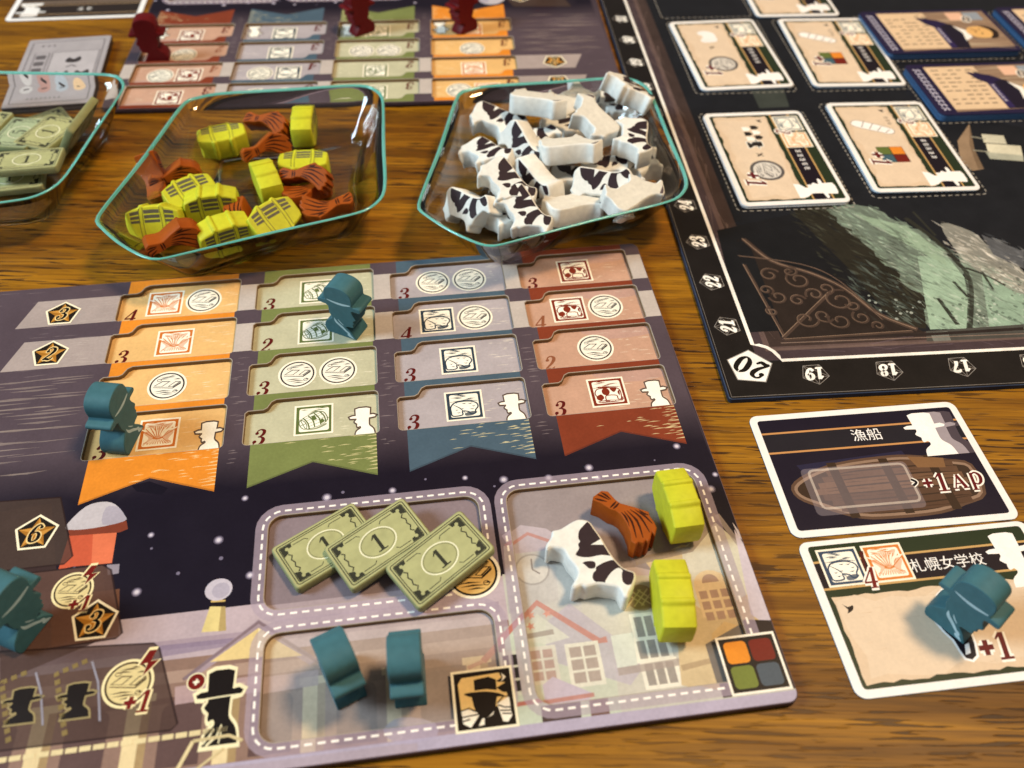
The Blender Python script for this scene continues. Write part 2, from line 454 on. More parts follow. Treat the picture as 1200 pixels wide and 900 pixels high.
def icon_wheat(c):
    a = icon_frame(c, 1)
    a.add(smooth([(-.58, .1), (-.3, .3), (-.5, .5), (0, .42), (.5, .52), (.35, .2), (.58, .05), (.4, -.3), (.55, -.5), (0, -.4), (-.55, -.52), (-.35, -.2)], 3, True), c, .55)
    for k in range(-4, 5):
        t = k * .14
        q = [(t * .25, -.18), (t * .6, .15), (t * 1.25, .45 - abs(k) * .05)]
        a.add(wstroke([(q[0][0], q[0][1], .04), (q[1][0], q[1][1], .06), (q[2][0], q[2][1], .09)], 3), CREAM).line([q[0], q[2]], .034, c)
        a.add(wstroke([(t * .25, -.22, .03), (t * .7, -.45, .06), (t * .9, -.55, .03)], 3), CREAM).line([(t * .3 + .03, -.24), (t * .75 + .03, -.5)], .03, c)
    a.add(stroke([(-.2, -.2), (0, -.25), (.2, -.19)], .06), c)
    for x, y in ((-.45, -.42), (.42, -.4), (-.5, .1), (.5, .12), (.3, -.5)): a.line([(x - .08, y), (x, y + .03), (x + .1, y - .02)], .022, c)
    return a
def icon_barrel(c):
    a = icon_frame(c, 2)
    body = xf([smooth([(-.48, -.24), (-.2, -.35), (.2, -.36), (.5, -.26), (.56, 0), (.5, .26), (.2, .36), (-.2, .35), (-.48, .24), (-.54, 0)], 4, True)], 1, 24, 0, -.05)
    a.add(body, c).add(xf(body, .93, 0, 0, -.004), '#f4efe0')
    for x in (-.33, -.1, .16, .38): a.add(xf(stroke(smooth([(x, -.33), (x + .07, 0), (x, .33)], 3), .055), 1, 24, 0, -.05), c)
    for y in (-.2, -.05, .12, .23): a.add(xf(stroke([(-.3, y), (.48, y * 1.05)], .02), 1, 24, 0, -.05), c)
    a.add(xf([[(-.02, .0), (.14, -.01), (.14, .24), (-.02, .25)]], 1, 24, 0, -.05), c).add(xf([[(.2, -.3), (.36, -.27), (.36, -.08), (.2, -.1)]], 1, 24, 0, -.05), c)
    e = xf([ell(-.46, 0, .13, .25, 16)], 1, 24, 0, -.05); a.add(e, '#f4efe0').add(xf([x for x in stroke(ell(-.46, 0, .13, .25, 16), .035, True)], 1, 24, 0, -.05), c)
    a.add(xf(stroke([(-.46, -.24), (-.46, .24)], .03), 1, 24, 0, -.05), c).add(xf(stroke([(-.58, .0), (-.34, .0)], .03), 1, 24, 0, -.05), c)
    a.line([(-.6, .02), (-.45, .05)], .03, c).line([(.5, .05), (.6, .04)], .03, c)
    a.add(smooth([(-.35, -.5), (.1, -.44), (.45, -.25), (.5, -.33), (.1, -.52)], 3, True), c, .8)
    return a
def icon_pig(c):
    a = icon_frame(c, 3)
    b = smooth([(-.56, -.05), (-.4, .16), (-.1, .22), (.25, .2), (.5, .08), (.55, -.12), (.44, -.28), (.4, -.46), (.22, -.46), (.15, -.35), (-.1, -.3), (-.12, -.5), (-.5, -.52), (-.56, -.3)], 4, True)
    a.add(b, '#f8f1e2').add(stroke(b, .06, True), c)
    a.line([(-.45, .08), (-.2, -.12), (.02, -.42)], [.02, .05, .02], c).line([(-.3, .14), (-.38, .24), (-.22, .2)], .035, c)
    for x, y, l in ((-.1, .12, .2), (.15, .1, .2), (.3, -.05, .15), (-.4, -.2, .15), (-.35, -.35, .18), (.2, -.2, .2), (-.15, -.15, .12)):
        a.line([(x, y), (x + l / 2, y - .03), (x + l, y)], [.006, .045, .006], c)
    a.add(smooth([(.0, -.42), (.3, -.34), (.5, -.4), (.3, -.55), (.02, -.56)], 3, True), c, .9)
    a.line([(-.57, .22), (.0, .27), (.57, .2)], [.02, .045, .02], c)
    return a
def icon_cow(c):
    a = icon_frame(c, 4)
    b = smooth([(-.54, -.05), (-.42, .18), (-.1, .22), (.3, .2), (.52, .05), (.5, -.4), (.36, -.42), (.32, -.22), (-.1, -.2), (-.16, -.45), (-.34, -.45), (-.44, -.3)], 4, True)
    a.add(b, '#f8f1e2').add(stroke(b, .05, True), c)
    a.add(ell(-.08, .02, .17, .2, 16), c).add(smooth([(.12, .2), (.4, .18), (.3, -.02), (.2, .0)], 3, True), c).add(smooth([(-.5, -.2), (-.3, -.1), (-.2, -.3), (-.36, -.44), (-.5, -.36)], 3, True), c)
    a.add(smooth([(.4, -.05), (.5, .05), (.46, -.25)], 3, True), c)
    a.add(smooth([(-.5, -.48), (-.1, -.42), (.4, -.46), (.56, -.3), (.5, -.54), (-.3, -.57)], 3, True), c, .9)
    for x, y in ((-.3, -.5), (.1, -.5), (.35, -.52)): a.line([(x - .1, y), (x, y + .02), (x + .12, y)], .03, '#f8f1e2')
    a.line([(-.57, .25), (-.1, .3), (.57, .24)], [.02, .05, .02], c)
    return a
def pentagon(r, rot=90): return [(r * math.cos(R(rot + 72 * k)), r * math.sin(R(rot + 72 * k))) for k in range(5)]
def star_badge(n):
    a = Art().add(pentagon(.80), '#f2e6c8').add(pentagon(.70), '#211a14')
    st = []
    for k in range(10):
        r = .66 if k % 2 == 0 else .30; st.append((r * math.cos(R(90 + 36 * k)), r * math.sin(R(90 + 36 * k))))
    a.add(st, '#c48a3c')
    for k in range(5):
        an = R(90 + 72 * k); a.add([(0, 0), (.66 * math.cos(an), .66 * math.sin(an)), (.30 * math.cos(an + R(36)), .30 * math.sin(an + R(36)))], '#a06a24')
    a.many(num(n, .78, 0, 0, bold=.10), '#e8c98a').many(num(n, .74, 0, 0, bold=.02), '#120d0c')
    return a
def lightning(): return [(-.1, .75), (-.55, -.05), (-.1, .02), (-.3, -.75), (.5, .15), (.05, .1), (.3, .75)]

# ------------------------------------------------------------------ player board (dual layer, punched pockets)
BW, BH = 30.3, 22.7
ZF, ZT = .16, .36
COLS = [(-24.1, '#db852a', '#dfb274'), (-18.05, '#747c48', '#bbb79a'), (-11.98, '#475a69', '#aaa0a4'), (-6.0, '#7d3722', '#bf9680')]
ROWS = [12.43, 15.0, 17.53, 20.1]
def cell_loop(u, v):
    w, h = 5.27, 2.2; r = .16
    a = [(u + r, v), (u + w - r, v)] + [(u + w - r + r * math.sin(R(k)), v + r - r * math.cos(R(k))) for k in (30, 60, 90)]
    a += [(u + w, v + h - r)] + [(u + w - r + r * math.cos(R(k)), v + h - r + r * math.sin(R(k))) for k in (30, 60, 90)]
    a += [(u + 1.2, v + h), (u + 1.02, v + h - .1), (u + .86, v + h - .4), (u + .7, v + h - .5), (u + .1, v + h - .5), (u, v + h - .6)]
    a += [(u, v + r)] + [(u + r - r * math.cos(R(k)), v + r - r * math.sin(R(k))) for k in (30, 60)]
    return a
POCKETS = [rrect(-16.85, 5.25, -9.27, 8.98, .5), rrect(-16.75, .85, -9.25, 4.38, .5), rrect(-8.2, .92, -1.02, 9.04, .5)]
cells = [(c, r, cell_loop(COLS[c][0], ROWS[r])) for c in range(4) for r in range(4)]
holes = [q[2] for q in cells] + POCKETS
LOWER = rrect(-30.2, .02, -.02, 22.68, .25)
outline = rrect(-BW, 0, 0, BH, .35)

def board_art(floor=False):
    rng = random.Random(3)
    A = Art()
    pur, navy = lin('#51444c'), lin('#191320')
    def sky(p):
        t = np.clip((p[..., 1] - 10.6) / 2.4, 0, 1)[..., None]
        return navy * (1 - t) + pur * t
    A.add(rect(-31, -1, 1, 24), sky)
    # engraved light streaks
    for k in range(46):
        y = 12.0 + rng.random() * 5.4; x = -30.2 + rng.random() * 4.2; L = rng.uniform(.8, 3.2)
        x1 = min(x + L, -24.4)
        A.line([(x, y), ((x + x1) / 2, y + rng.uniform(-.03, .03)), (x1, y + rng.uniform(-.05, .05))], [.01, rng.uniform(.05, .13), .01], '#93837c', .5)
    for k in range(60):
        c = rng.choice((0, 1, 2)); u0 = COLS[c][0] + 5.3; x = u0 + rng.random() * .4; y = rng.uniform(11.5, 17.4)
        A.line([(x, y), (x + .2, y + .01), (x + rng.uniform(.2, .5), y)], [.01, rng.uniform(.03, .07), .01], '#8e7f80', .45)
    for k in range(40):
        x = rng.uniform(-30, -24.4); y = rng.uniform(17, 22.5)
        A.line([(x, y), (x + .2, y), (x + rng.uniform(.3, .9), y)], [.01, .04, .01], '#8e7f80', .35)
    # score bars
    for v in (20.1, 17.53):
        A.add([(-28.3, v), (-27.7, v + 1.68), (-24.0, v + 1.68), (-24.0, v)], '#a2938f')
        for c in range(4):
            u = COLS[c][0] + 5.2
            A.add(rect(u, v + .04, u + (.9 if c < 3 else .8), v + 1.74), '#b9ada6')
        for k in range(26):
            x = rng.uniform(-27.6, -24.6); y = v + rng.uniform(.1, 1.6)
            A.line([(x, y), (x + .3, y), (x + .6, y)], [.005, .03, .005], '#b7a9a2', .5)
    # banners
    for u, c, f in COLS:
        b = [(u + .3, 10.36), (u + 2.72, 11.28), (u + 5.16, 10.36), (u + 5.16, 23), (u + .3, 23)]
        A.add(b, c)
        A.line([(u + .3, 10.4), (u + 2.72, 11.32), (u + 5.16, 10.4)], .06, '#1b141c', .35)
        for k in range(34):
            y = rng.uniform(10.7, 12.4); x = u + 5.1 - rng.random() ** 2 * 3.2; L = rng.uniform(.15, .6)
            if y < 10.52 + (1 - min(1, abs(x - L - u - 2.72) / 2.44)) * .92: continue
            A.line([(x - L, y), (x - L / 2, y + .02), (x, y + .01)], [.004, rng.uniform(.03, .06), .004], '#e9d9a4', .55)
        for k in range(10):
            y = 10.68 + k * .18; A.line([(u + 5.16 - rng.uniform(.2, .55), y), (u + 5.16, y + .02)], [.01, .06], '#e9d9a4', .6)
    # snow
    for x, y in [(-20.98, 8.73), (-18.58, 8.22), (-21.14, 6.49), (-17.38, 6.66), (-8.19, 9.56), (-6.49, 9.43), (-4.88, 9.71), (-1.27, 10.30), (-17.78, 9.91), (-14.79, 9.57), (-0.16, 8.80), (-0.51, 8.17), (-12.37, 9.58), (-9.63, 9.82), (-4.65, 9.20)]:
        r = rng.uniform(.10, .17)
        A.add(ell(x, y, r * 1.2, n=12), '#8d829a', .35).add(ell(x, y, r * .85, n=12), '#b7adc0', .6).add(ell(x, y, r * .5, n=10), '#d8d0da', .8)
    for k in range(26):
        x, y = rng.uniform(-30, -.5), rng.uniform(5.8, 10); A.add(ell(x, y, rng.uniform(.03, .08), n=7), '#8f86a0', .6)
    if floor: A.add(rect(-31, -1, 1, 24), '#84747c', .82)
    # town
    A.add([(-31, -1), (1, -1), (1, 3.4), (-4, 5.4), (-9, 5.55), (-31, 5.5)], '#b3a1a8')
    A.add([(-31, 4.55), (-9, 4.6), (-9, 4.2), (-19.5, 4.25), (-31, 4.1)], '#9a8794', .8)
    A.add([(-20.16, 4.43), (-17.04, 4.39), (-16.90, 4.46), (-17.02, 4.17), (-19.97, 4.03)], '#7a6a86', .6)
    # facade with columns
    A.add([(-31, -1), (-8.6, -1), (-8.6, 3.9), (-31, 3.9)], '#8a6e62')
    A.add([(-31, 3.1), (-8.6, 3.1), (-8.6, 3.5), (-31, 3.5)], '#a58a7c').add([(-31, 2.45), (-8.6, 2.45), (-8.6, 2.65), (-31, 2.65)], '#6a5049')
    A.add([(-31, -1), (-8.6, -1), (-8.6, .42), (-31, .42)], '#8d7a86')
    for x in (-29.0, -26.3, -23.6, -20.8, -18.1, -15.5, -12.9, -10.3):
        A.add(rect(x, .42, x + .7, 2.7), '#d8c398').add(rect(x + .45, .42, x + .7, 2.7), '#a08660').add(rect(x - .12, 2.6, x + .82, 2.85), '#d9c49b')
        A.add(rect(x + 1.05, .5, x + 2.3, 2.2), '#5c4644').add(ell(x + 1.68, 2.2, .62, .35, 14), '#5c4644')
    # gable
    A.add([(-19.24, 3.22), (-16.99, 4.96), (-15.03, 3.39), (-15.30, 3.25), (-16.96, 4.50), (-18.97, 3.13)], '#9d8a93').add([(-18.44, 3.66), (-16.97, 4.65), (-15.55, 3.60)], '#d8bf86')
    A.add([(-16.97, 4.65), (-16.77, 4.50), (-16.79, 3.85), (-17.00, 3.76)], '#efe0b4', .7).line([(-19.23, 3.17), (-16.98, 4.86), (-15.03, 3.31)], .12, '#6f5a60', .7)
    A.add([(-19.45, 2.97), (-15.03, 3.05), (-15.02, 2.54), (-19.38, 2.39)], '#b3989a', .8).add([(-18.31, 3.38), (-17.65, 3.50), (-17.49, 3.14), (-18.14, 3.00)], '#8a6f6a', .7)
    # street lamp
    A.add([(-18.63, 5.63), (-18.12, 5.60), (-18.02, 4.69), (-18.82, 4.73)], '#d5c183').add([(-18.26, 5.62), (-18.12, 5.60), (-18.02, 4.69), (-18.27, 4.69)], '#a99260')
    A.add([(-18.66, 5.98), (-18.12, 5.95), (-18.12, 5.57), (-18.60, 5.63)], '#1d1518').line([(-18.62, 5.82), (-18.14, 5.79)], .07, '#c8a968')
    A.add(ell(*[(-18.40, 6.24)][0], .46, .42, 20), '#bdb4c0').add(ell(*[(-18.32, 6.20)][0], .3, .3, 14), '#9f97a8', .7)
    # chimney
    A.add([(-23.85, 9.09), (-22.20, 9.03), (-22.16, 7.74), (-23.48, 7.77), (-23.94, 7.70)], '#c2573a').add([(-23.03, 9.06), (-22.20, 9.03), (-22.16, 7.74), (-22.85, 7.76)], '#d46f4c')
    A.add([(-23.96, 9.36), (-21.94, 9.46), (-21.83, 9.09), (-22.10, 8.98), (-23.82, 9.05)], '#7c3a28').add(smooth([(-24.01, 9.58), (-23.51, 10.25), (-22.94, 10.40), (-22.46, 10.23), (-22.04, 9.70), (-22.03, 9.44), (-23.04, 9.28), (-23.93, 9.32)], 3, True), '#b9b1b6')
    A.add(smooth([(-22.77, 10.12), (-22.35, 10.10), (-22.04, 9.70), (-22.03, 9.44), (-22.76, 9.39)], 3, True), '#9c94a4', .7).add([(-22.32, 7.69), (-21.89, 7.67), (-21.86, 7.30), (-22.22, 7.28)], '#8e8590')
    A.add([(-22.00, 11.01), (-21.37, 11.13), (-20.64, 10.73), (-20.82, 10.44), (-21.77, 10.71)], '#15101c')
    A.add([(-26.52, 10.41), (-24.77, 10.56), (-24.00, 7.70), (-22.46, 7.64), (-21.73, 4.98), (-24.89, 3.81)], '#3b2a28', .9).add([(-23.95, 6.66), (-21.73, 6.69), (-21.48, 4.95), (-23.55, 4.78)], '#7a5038', .7)
    # translucent action panels on the left
    for q, cc in (([(-28.44, 10.94), (-24.49, 10.79), (-23.56, 8.19), (-23.79, 7.91), (-27.57, 7.89)], '#453630'), ([(-28.07, 7.69), (-22.47, 7.71), (-22.14, 7.47), (-21.38, 5.03), (-21.55, 4.87), (-27.16, 4.61)], '#5a4038'), ([(-27.28, 5.02), (-20.31, 4.54), (-20.10, 4.33), (-19.23, 1.79), (-19.41, 1.61), (-26.29, 1.65)], '#4c3832')):
        A.add(q, cc, .85).add(stroke(q, .07, True), '#2a1a18', .8)
    # town houses on the right
    G = '#b8bfae'
    A.add([(-8.75, -1), (1, -1), (1, 4.5), (-8.75, 5.6)], '#b9b6ac').add([(-8.6, 6.2), (-6.2, 6.4), (-6.2, 1.0), (-8.6, .9)], '#b3b0ab')
    A.add([(-8.95, 3.65), (-6.90, 3.85), (-5.45, 2.46), (-5.72, -0.01), (-9.13, 0.17)], G).add([(-8.56, 6.71), (-6.71, 6.76), (-6.94, 4.49), (-8.72, 4.09)], '#aca8a6')
    A.add([(-8.57, 7.13), (-7.82, 7.62), (-6.92, 7.36), (-6.25, 6.70), (-6.75, 6.48), (-8.29, 6.46)], '#a899a6').line([(-8.50, 6.70), (-7.62, 7.23), (-6.43, 6.58)], .14, '#a8594c', .8)
    clock = [(-7.66, 5.77)][0]
    A.add(ell(*clock, .62, n=24), '#8f8a88').add(ell(*clock, .55, n=24), '#bdb8b2').line([clock, (clock[0] + .02, clock[1] + .42)], .06, '#6d6462').line([clock, (clock[0] + .24, clock[1] - .2)], .06, '#6d6462')
    A.add([(-7.50, 3.74), (-6.59, 4.32), (-4.43, 1.97), (-5.15, 1.27), (-7.71, 2.45)], '#a59bb0', .75)
    A.line([(-9.74, 2.66), (-9.15, 3.17), (-7.70, 4.49), (-5.88, 2.87), (-5.59, 2.89)], .22, '#b0665a', .95).line([(-10.26, 2.49), (-9.74, 2.66)], .14, '#b0665a', .7)
    A.add([(-8.71, 3.32), (-7.76, 4.09), (-6.80, 3.11), (-7.63, 2.97)], '#c9cabb', .8)
    for x, y in [(-7.97, 4.05), (-7.42, 4.05), (-8.03, 3.66)]: A.add([(.16 * (1 if k % 2 else .45) * math.cos(R(36 * k)) + x, .16 * (1 if k % 2 else .45) * math.sin(R(36 * k)) + y) for k in range(10)], '#c77f6e')
    A.add([(-8.21, 3.41), (-7.31, 3.47), (-7.29, 3.29), (-8.21, 3.23)], '#7d6f68', .8)
    def window(c, w, h, nx, ny, pane, frame, rim=.09):
        x, y = c; A.add(rect(x - w / 2 - rim, y - h / 2 - rim, x + w / 2 + rim, y + h / 2 + rim), frame)
        for i in range(nx):
            for j in range(ny):
                pw, ph = w / nx, h / ny
                A.add(rect(x - w / 2 + i * pw + .04, y - h / 2 + j * ph + .04, x - w / 2 + (i + 1) * pw - .04, y - h / 2 + (j + 1) * ph - .04), pane)
    window([(-6.47, 2.15)][0], .95, 1.3, 2, 3, '#98877f', '#d6d3c4'); window([(-7.82, 2.29)][0], .8, 1.1, 2, 3, '#a3847c', '#c9c5b8')
    window([(-8.88, 2.06)][0], .55, 1.3, 2, 3, '#2b2624', '#c4c4b4'); window([(-4.07, 3.18)][0], 1.05, .8, 3, 1, '#7d7672', '#e3ded0'); window([(-4.16, 2.38)][0], 1.05, .7, 3, 1, '#7d7672', '#e3ded0'); window([(-4.09, 1.53)][0], 1.05, .8, 3, 1, '#7d7672', '#e3ded0')
    A.add([(-5.45, 2.99), (-4.69, 3.02), (-4.78, 1.90), (-5.46, 1.88)], '#c6ccc4').add([(-5.46, 1.88), (-3.30, 1.95), (-3.30, 1.71), (-5.46, 1.62)], '#8d7c78', .8)
    A.add([(-7.95, 1.63), (-7.58, 1.86), (-6.37, 1.15), (-6.59, 0.96), (-7.95, 0.97)], '#b3a6bd').line([(-8.91, 1.04), (-7.93, 1.08), (-6.37, 1.12)], .14, '#a8594c', .9)
    A.add([(-8.12, 0.89), (-6.87, 0.94), (-6.95, 0.26), (-8.16, 0.31)], '#4a3a38').add([(-6.60, 0.91), (-6.00, 0.94), (-6.05, 0.17), (-6.64, 0.16)], '#6c5048')
    # chapel on the right
    A.add([(-3.64, 5.57), (-2.17, 6.08), (-0.70, 5.72), (0.09, 2.96), (-0.12, 1.77), (-2.27, 0.62), (-3.54, 1.06), (-3.04, 4.00)], '#c2a878').add([(-2.22, 5.91), (-0.78, 6.73), (-0.10, 5.64), (-0.18, 3.96), (-1.77, 3.20), (-2.60, 3.94)], '#c9c2ae')
    A.line([(-4.00, 5.61), (-1.92, 5.87), (-0.62, 7.04)], .28, '#7a6556', .85).line([(-0.62, 7.04), (-0.05, 5.28), (0.24, 3.42)], .2, '#9a8c86', .8)
    A.add([(-0.18, 6.36), (0.40, 3.88), (0.06, 2.29), (-0.63, 3.05)], '#c4b7c0').add([(-0.16, 6.65), (0.21, 5.60), (0.40, 5.23), (-0.11, 6.00)], '#d9ccd0', .8)
    w = [(-1.57, 4.07)][0]
    A.add(rect(w[0] - .62, w[1] - .85, w[0] + .62, w[1] + .3), '#d6b98a').add(ell(w[0], w[1] + .3, .62, .6, 16), '#d6b98a')
    for i in (-1, 0, 1):
        for j in (-1, 0, 1): A.add(rect(w[0] + i * .38 - .14, w[1] - .42 + j * .4 - .15, w[0] + i * .38 + .14, w[1] - .42 + j * .4 + .15), '#97705a')
    A.add(ell(w[0], w[1] + .42, .3, .32, 12, 0, 180), '#97705a')
    lw = [(-4.12, 4.23)][0]
    A.add(ell(*lw, .5, n=20), '#8d7350')
    for k in (-.25, 0, .25):
        A.line([(lw[0] + k - .3, lw[1] - .3), (lw[0] + k + .3, lw[1] + .3)], .05, '#d9c79a').line([(lw[0] + k + .3, lw[1] - .3), (lw[0] + k - .3, lw[1] + .3)], .05, '#d9c79a')
    A.line([(-3.39, 1.61), (-2.26, 1.75), (-1.56, 2.92)], .2, '#8f6f40', .8).add([(-2.09, 2.62), (-1.53, 3.01), (-0.63, 2.59), (-0.17, 2.23), (-0.46, 1.82), (-2.21, 1.75)], '#c8a460', .9)
    A.add([(-2.23, 1.87), (-1.98, 1.92), (-2.10, 1.16), (-2.35, 0.91)], '#8fa3ac', .8)
    # kerb of snow along the front edge
    A.add([(-31, -1), (1, -1), (1, .38), (-31, .42)], '#a99fb4').add([(-12, -1), (-31, -1), (-31, .3), (-12, .3)], '#a3939c', .6)
    A.add(smooth([(-12.98, 0.93), (-12.45, 1.18), (-11.55, 0.93), (-11.40, 0.42), (-12.24, 0.27), (-12.87, 0.51)], 3, True), '#a79db5', .8)
    A.add([(-2.4, .42), (1, .42), (1, 2.6), (-.9, 2.9), (-2.4, 2.3)], '#2f2422')
    return A
BOARD_ART = board_art()
FLOOR_ART = board_art(True)
def stitched(A):
    for p in POCKETS: A.add([offset(p, .46), offset(p, -.6)], '#a493a2', .62)
    for p in POCKETS: A.add(dashes(offset(p, .20), .24, .16, .075), '#f3ece6')
    return A
TOP_ART = stitched(Art().join(BOARD_ART))

pb = thing('player_board', 'dual-layer player board with four coloured banner columns, teal pieces standing on it', 'game board', (9.27, 10.57, 0), (0, 0, 8.5), 'player boards')
KR = '#74593c'
t = MB().walls([(offset(LOWER, -.04), 0.004), (LOWER, .05), (LOWER, ZF - .02)], '#3a3038', flip=False).sheet(LOWER, None, ZF - .02, '#4a3a34')
obj('base_layer', t.mesh('base_layer', M_BOARD), pb)
ch = .035
t = MB().sheet([offset(outline, -ch)] + [offset(h, ch) for h in holes], TOP_ART, ZT, grid=.9)
t.walls([(outline, ZF - .018), (outline, ZT - ch), (offset(outline, -ch * .3), ZT - ch * .3), (offset(outline, -ch), ZT)], ['#4a3d44', '#57474e', '#6a5a62'])
for h in holes:
    t.walls([(h, ZF - .018), (h, ZT - ch), (offset(h, ch * .3), ZT - ch * .3), (offset(h, ch), ZT)], [KR, '#8d7c66', '#a89c90'], flip=area2(h) > 0)
obj('top_layer', t.mesh('top_layer', M_BOARD, 35), pb)

icon_mesh = {}
def icon(kind, colour=None):
    k = (kind, colour)
    if k not in icon_mesh:
        if kind == 'coin': a, o = icon_coin(), ell(0, 0, .80, n=36)
        elif kind == 'hat':
            a = hat_man('#f7f1e4', '#5a4a42'); o = a.s[0][0][0]
        elif kind in ('wheat', 'barrel', 'pig', 'cow'):
            a = {'wheat': icon_wheat, 'barrel': icon_barrel, 'pig': icon_pig, 'cow': icon_cow}[kind](colour); o = rect(-.78, -.78, .78, .78)
        else: a, o = star_badge(kind), pentagon(.80)
        icon_mesh[k] = MB().sheet(o, a, 0).mesh('icon', M_BOARD)
    return icon_mesh[k]
LIFT = .008
NAMES = {'coin': 'banknote_icon', 'wheat': 'wheat_icon', 'barrel': 'barrel_icon', 'pig': 'livestock_icon', 'cow': 'cow_icon', 'hat': 'hat_man_icon'}
ICOL = ['#c8702a', '#5d6a3a', '#2f3c4a', '#7c2c1a']
CONT = {(0, 3): ['wheat', 'coin'], (0, 2): ['wheat'], (0, 1): ['coin'], (0, 0): ['wheat'],
        (1, 3): ['barrel'], (1, 2): ['barrel'], (1, 1): ['coin', 'coin'], (1, 0): ['barrel'],
        (2, 3): ['coin', 'coin'], (2, 2): ['pig', 'coin'], (2, 1): ['pig'], (2, 0): ['pig'],
        (3, 3): ['cow'], (3, 2): ['cow', 'coin'], (3, 1): ['coin'], (3, 0): ['cow']}
NUMS = {(0, 3): '4', (0, 2): '3', (0, 1): '3', (0, 0): '3', (1, 3): '3', (1, 2): '2', (1, 1): '3', (1, 0): '3', (2, 3): '3', (2, 2): '4', (2, 1): '3', (2, 0): '3', (3, 3): '3', (3, 2): '4', (3, 1): '2', (3, 0): '3'}
for c, r, lp in cells:
    u, v = COLS[c][0], ROWS[r]; rng = random.Random(c * 7 + r)
    a = Art().add(rect(u - 1, v - 1, u + 7, v + 4), COLS[c][2])
    for k in range(22):
        y = v + rng.uniform(.15, 2.1); x = u + 5.2 - rng.random() ** 1.6 * 2.6; L = rng.uniform(.15, .6)
        a.line([(x - L, y), (x - L / 2, y + .01), (x, y)], [.004, rng.uniform(.02, .05), .004], '#f4ead2', .4)
    if c == 3: a.add(smooth([(u + 2.2, v + 2.3), (u + 3.4, v + 1.6), (u + 5.4, v + 1.75), (u + 5.4, v + 2.3)], 3, True), '#a98c90', .35)
    p = obj('slot_panel', MB().sheet(offset(lp, .03), a, ZF).mesh('slot_panel', M_BOARD), pb)
    ks = CONT[(c, r)]; hm = r == 0
    xs = {1: [u + 2.68], 2: [u + 1.95, u + 3.65]}[len(ks)]
    for k, x in zip(ks, xs):
        o = obj(NAMES[k], icon(k, ICOL[c] if k != 'coin' else None), p, (x, v + 1.13, ZF + LIFT))
    if hm: obj('hat_man_icon', icon('hat'), p, (u + 4.62, v + .78, ZF + LIFT)).scale = (.66, .92, 1)
    n = Art(); n.many(num(NUMS[(c, r)], .82, 0, 0), '#5a1412' if c < 3 or r in (0, 3) else '#8a5238')
    nb = rect(-.5, -.5, .5, .5)
    m = MB()
    for lps, cc, al in n.s: m.sheet(lps[0], Art().add(lps[0], cc), len(m.v) * 1e-7)
    obj('numeral', m.mesh('numeral', M_BOARD), p, (u + .56, v + .47, ZF + LIFT))
for i, p in enumerate(POCKETS):
    a = Art().join(FLOOR_ART)
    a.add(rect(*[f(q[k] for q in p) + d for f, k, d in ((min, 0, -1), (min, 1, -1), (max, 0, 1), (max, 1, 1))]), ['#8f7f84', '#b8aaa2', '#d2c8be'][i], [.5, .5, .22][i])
    obj('pocket_floor', MB().sheet(offset(p, .03), a, ZF, grid=1.2).mesh('pocket_floor', M_BOARD), pb)
for (x, y), n in zip([(-26.47, 20.85), (-26.49, 18.38), (-25.04, 9.31), (-22.37, 5.58)], ('3', '2', '6', '3')):
    obj('star_badge', icon(n), pb, (x, y, ZT + LIFT))
# emblems on the frame of the pockets
def emblem(name, a, o, x, y, z=ZT): return obj(name, MB().sheet(o, a, 0).mesh(name, M_BOARD), pb, (x, y, z + LIFT))
K, GD, WH = '#1a120e', '#e2bf7e', '#efe6d6'
a = Art().add(rect(-.98, -.98, .98, .98), '#efe4c8').add(rect(-.9, -.9, .9, .9), K)
a.add([(-.78, .55), (-.65, .74), (.55, .78), (.62, .62), (.42, .5), (.72, .44), (.42, .3), (.6, .14), (.72, .12), (.74, -.08), (.2, -.35), (-.75, -.3)], GD)
a.add([(.62, .76), (.76, .62), (.58, .46), (.66, .62)], WH).add([(-.75, -.28), (-.55, -.26), (-.18, -.45), (-.3, -.6), (-.5, -.84), (-.72, -.7)], WH).add([(.38, -.2), (.78, -.02), (.78, -.45), (.8, -.62), (.65, -.8), (.5, -.76)], WH)
for q in ([(-.78, -.3), (-.5, -.24), (-.2, -.42)], [(-.76, -.5), (-.4, -.47), (-.2, -.46)], [(-.72, -.62), (-.5, -.58)], [(.38, -.2), (.6, .0), (.78, -.02)], [(.4, -.24), (.6, -.34), (.8, -.36)], [(.45, -.42), (.8, -.46)], [(.5, -.52), (.78, -.56)]): a.line(q, .045, K)
a.add([(-.02, -.52), (.16, -.3), (.27, -.38), (.22, -.52), (-.06, -.62), (-.08, -.8), (-.26, -.82), (-.14, -.62)], WH)
a.add(smooth([(-.32, .15), (.38, .1), (.38, -.05), (.3, -.35), (.1, -.55), (-.1, -.6), (-.3, -.35), (-.36, -.1)], 3, True), K)
a.add(smooth([(-.62, .22), (-.3, .25), (.1, .22), (.45, .13), (.64, .02), (.45, .01), (.1, .06), (-.35, .08)], 3, True), K).add([(-.28, .27), (-.27, .64), (.2, .69), (.43, .57), (.42, .22), (.1, .29)], K).line([(-.32, .27), (.1, .27), (.46, .19)], .05, GD)
emblem('hat_man_emblem', a, rect(-.98, -.98, .98, .98), -9.85, 1.35)
a = Art().add(rect(-1.0, -.98, 1.0, .98), '#f0e8da').add(rect(-.92, -.9, .92, .9), '#201917')
for x, y, c in ((-.42, .41, '#d98526'), (.43, .41, '#6e1f16'), (-.42, -.42, '#6d7634'), (.43, -.42, '#49525c')): a.add(rrect(x - .38, y - .37, x + .38, y + .37, .14, 3), c)
emblem('colour_wheel_emblem', a, rect(-1.0, -.98, 1.0, .98), -1.1, 1.4)
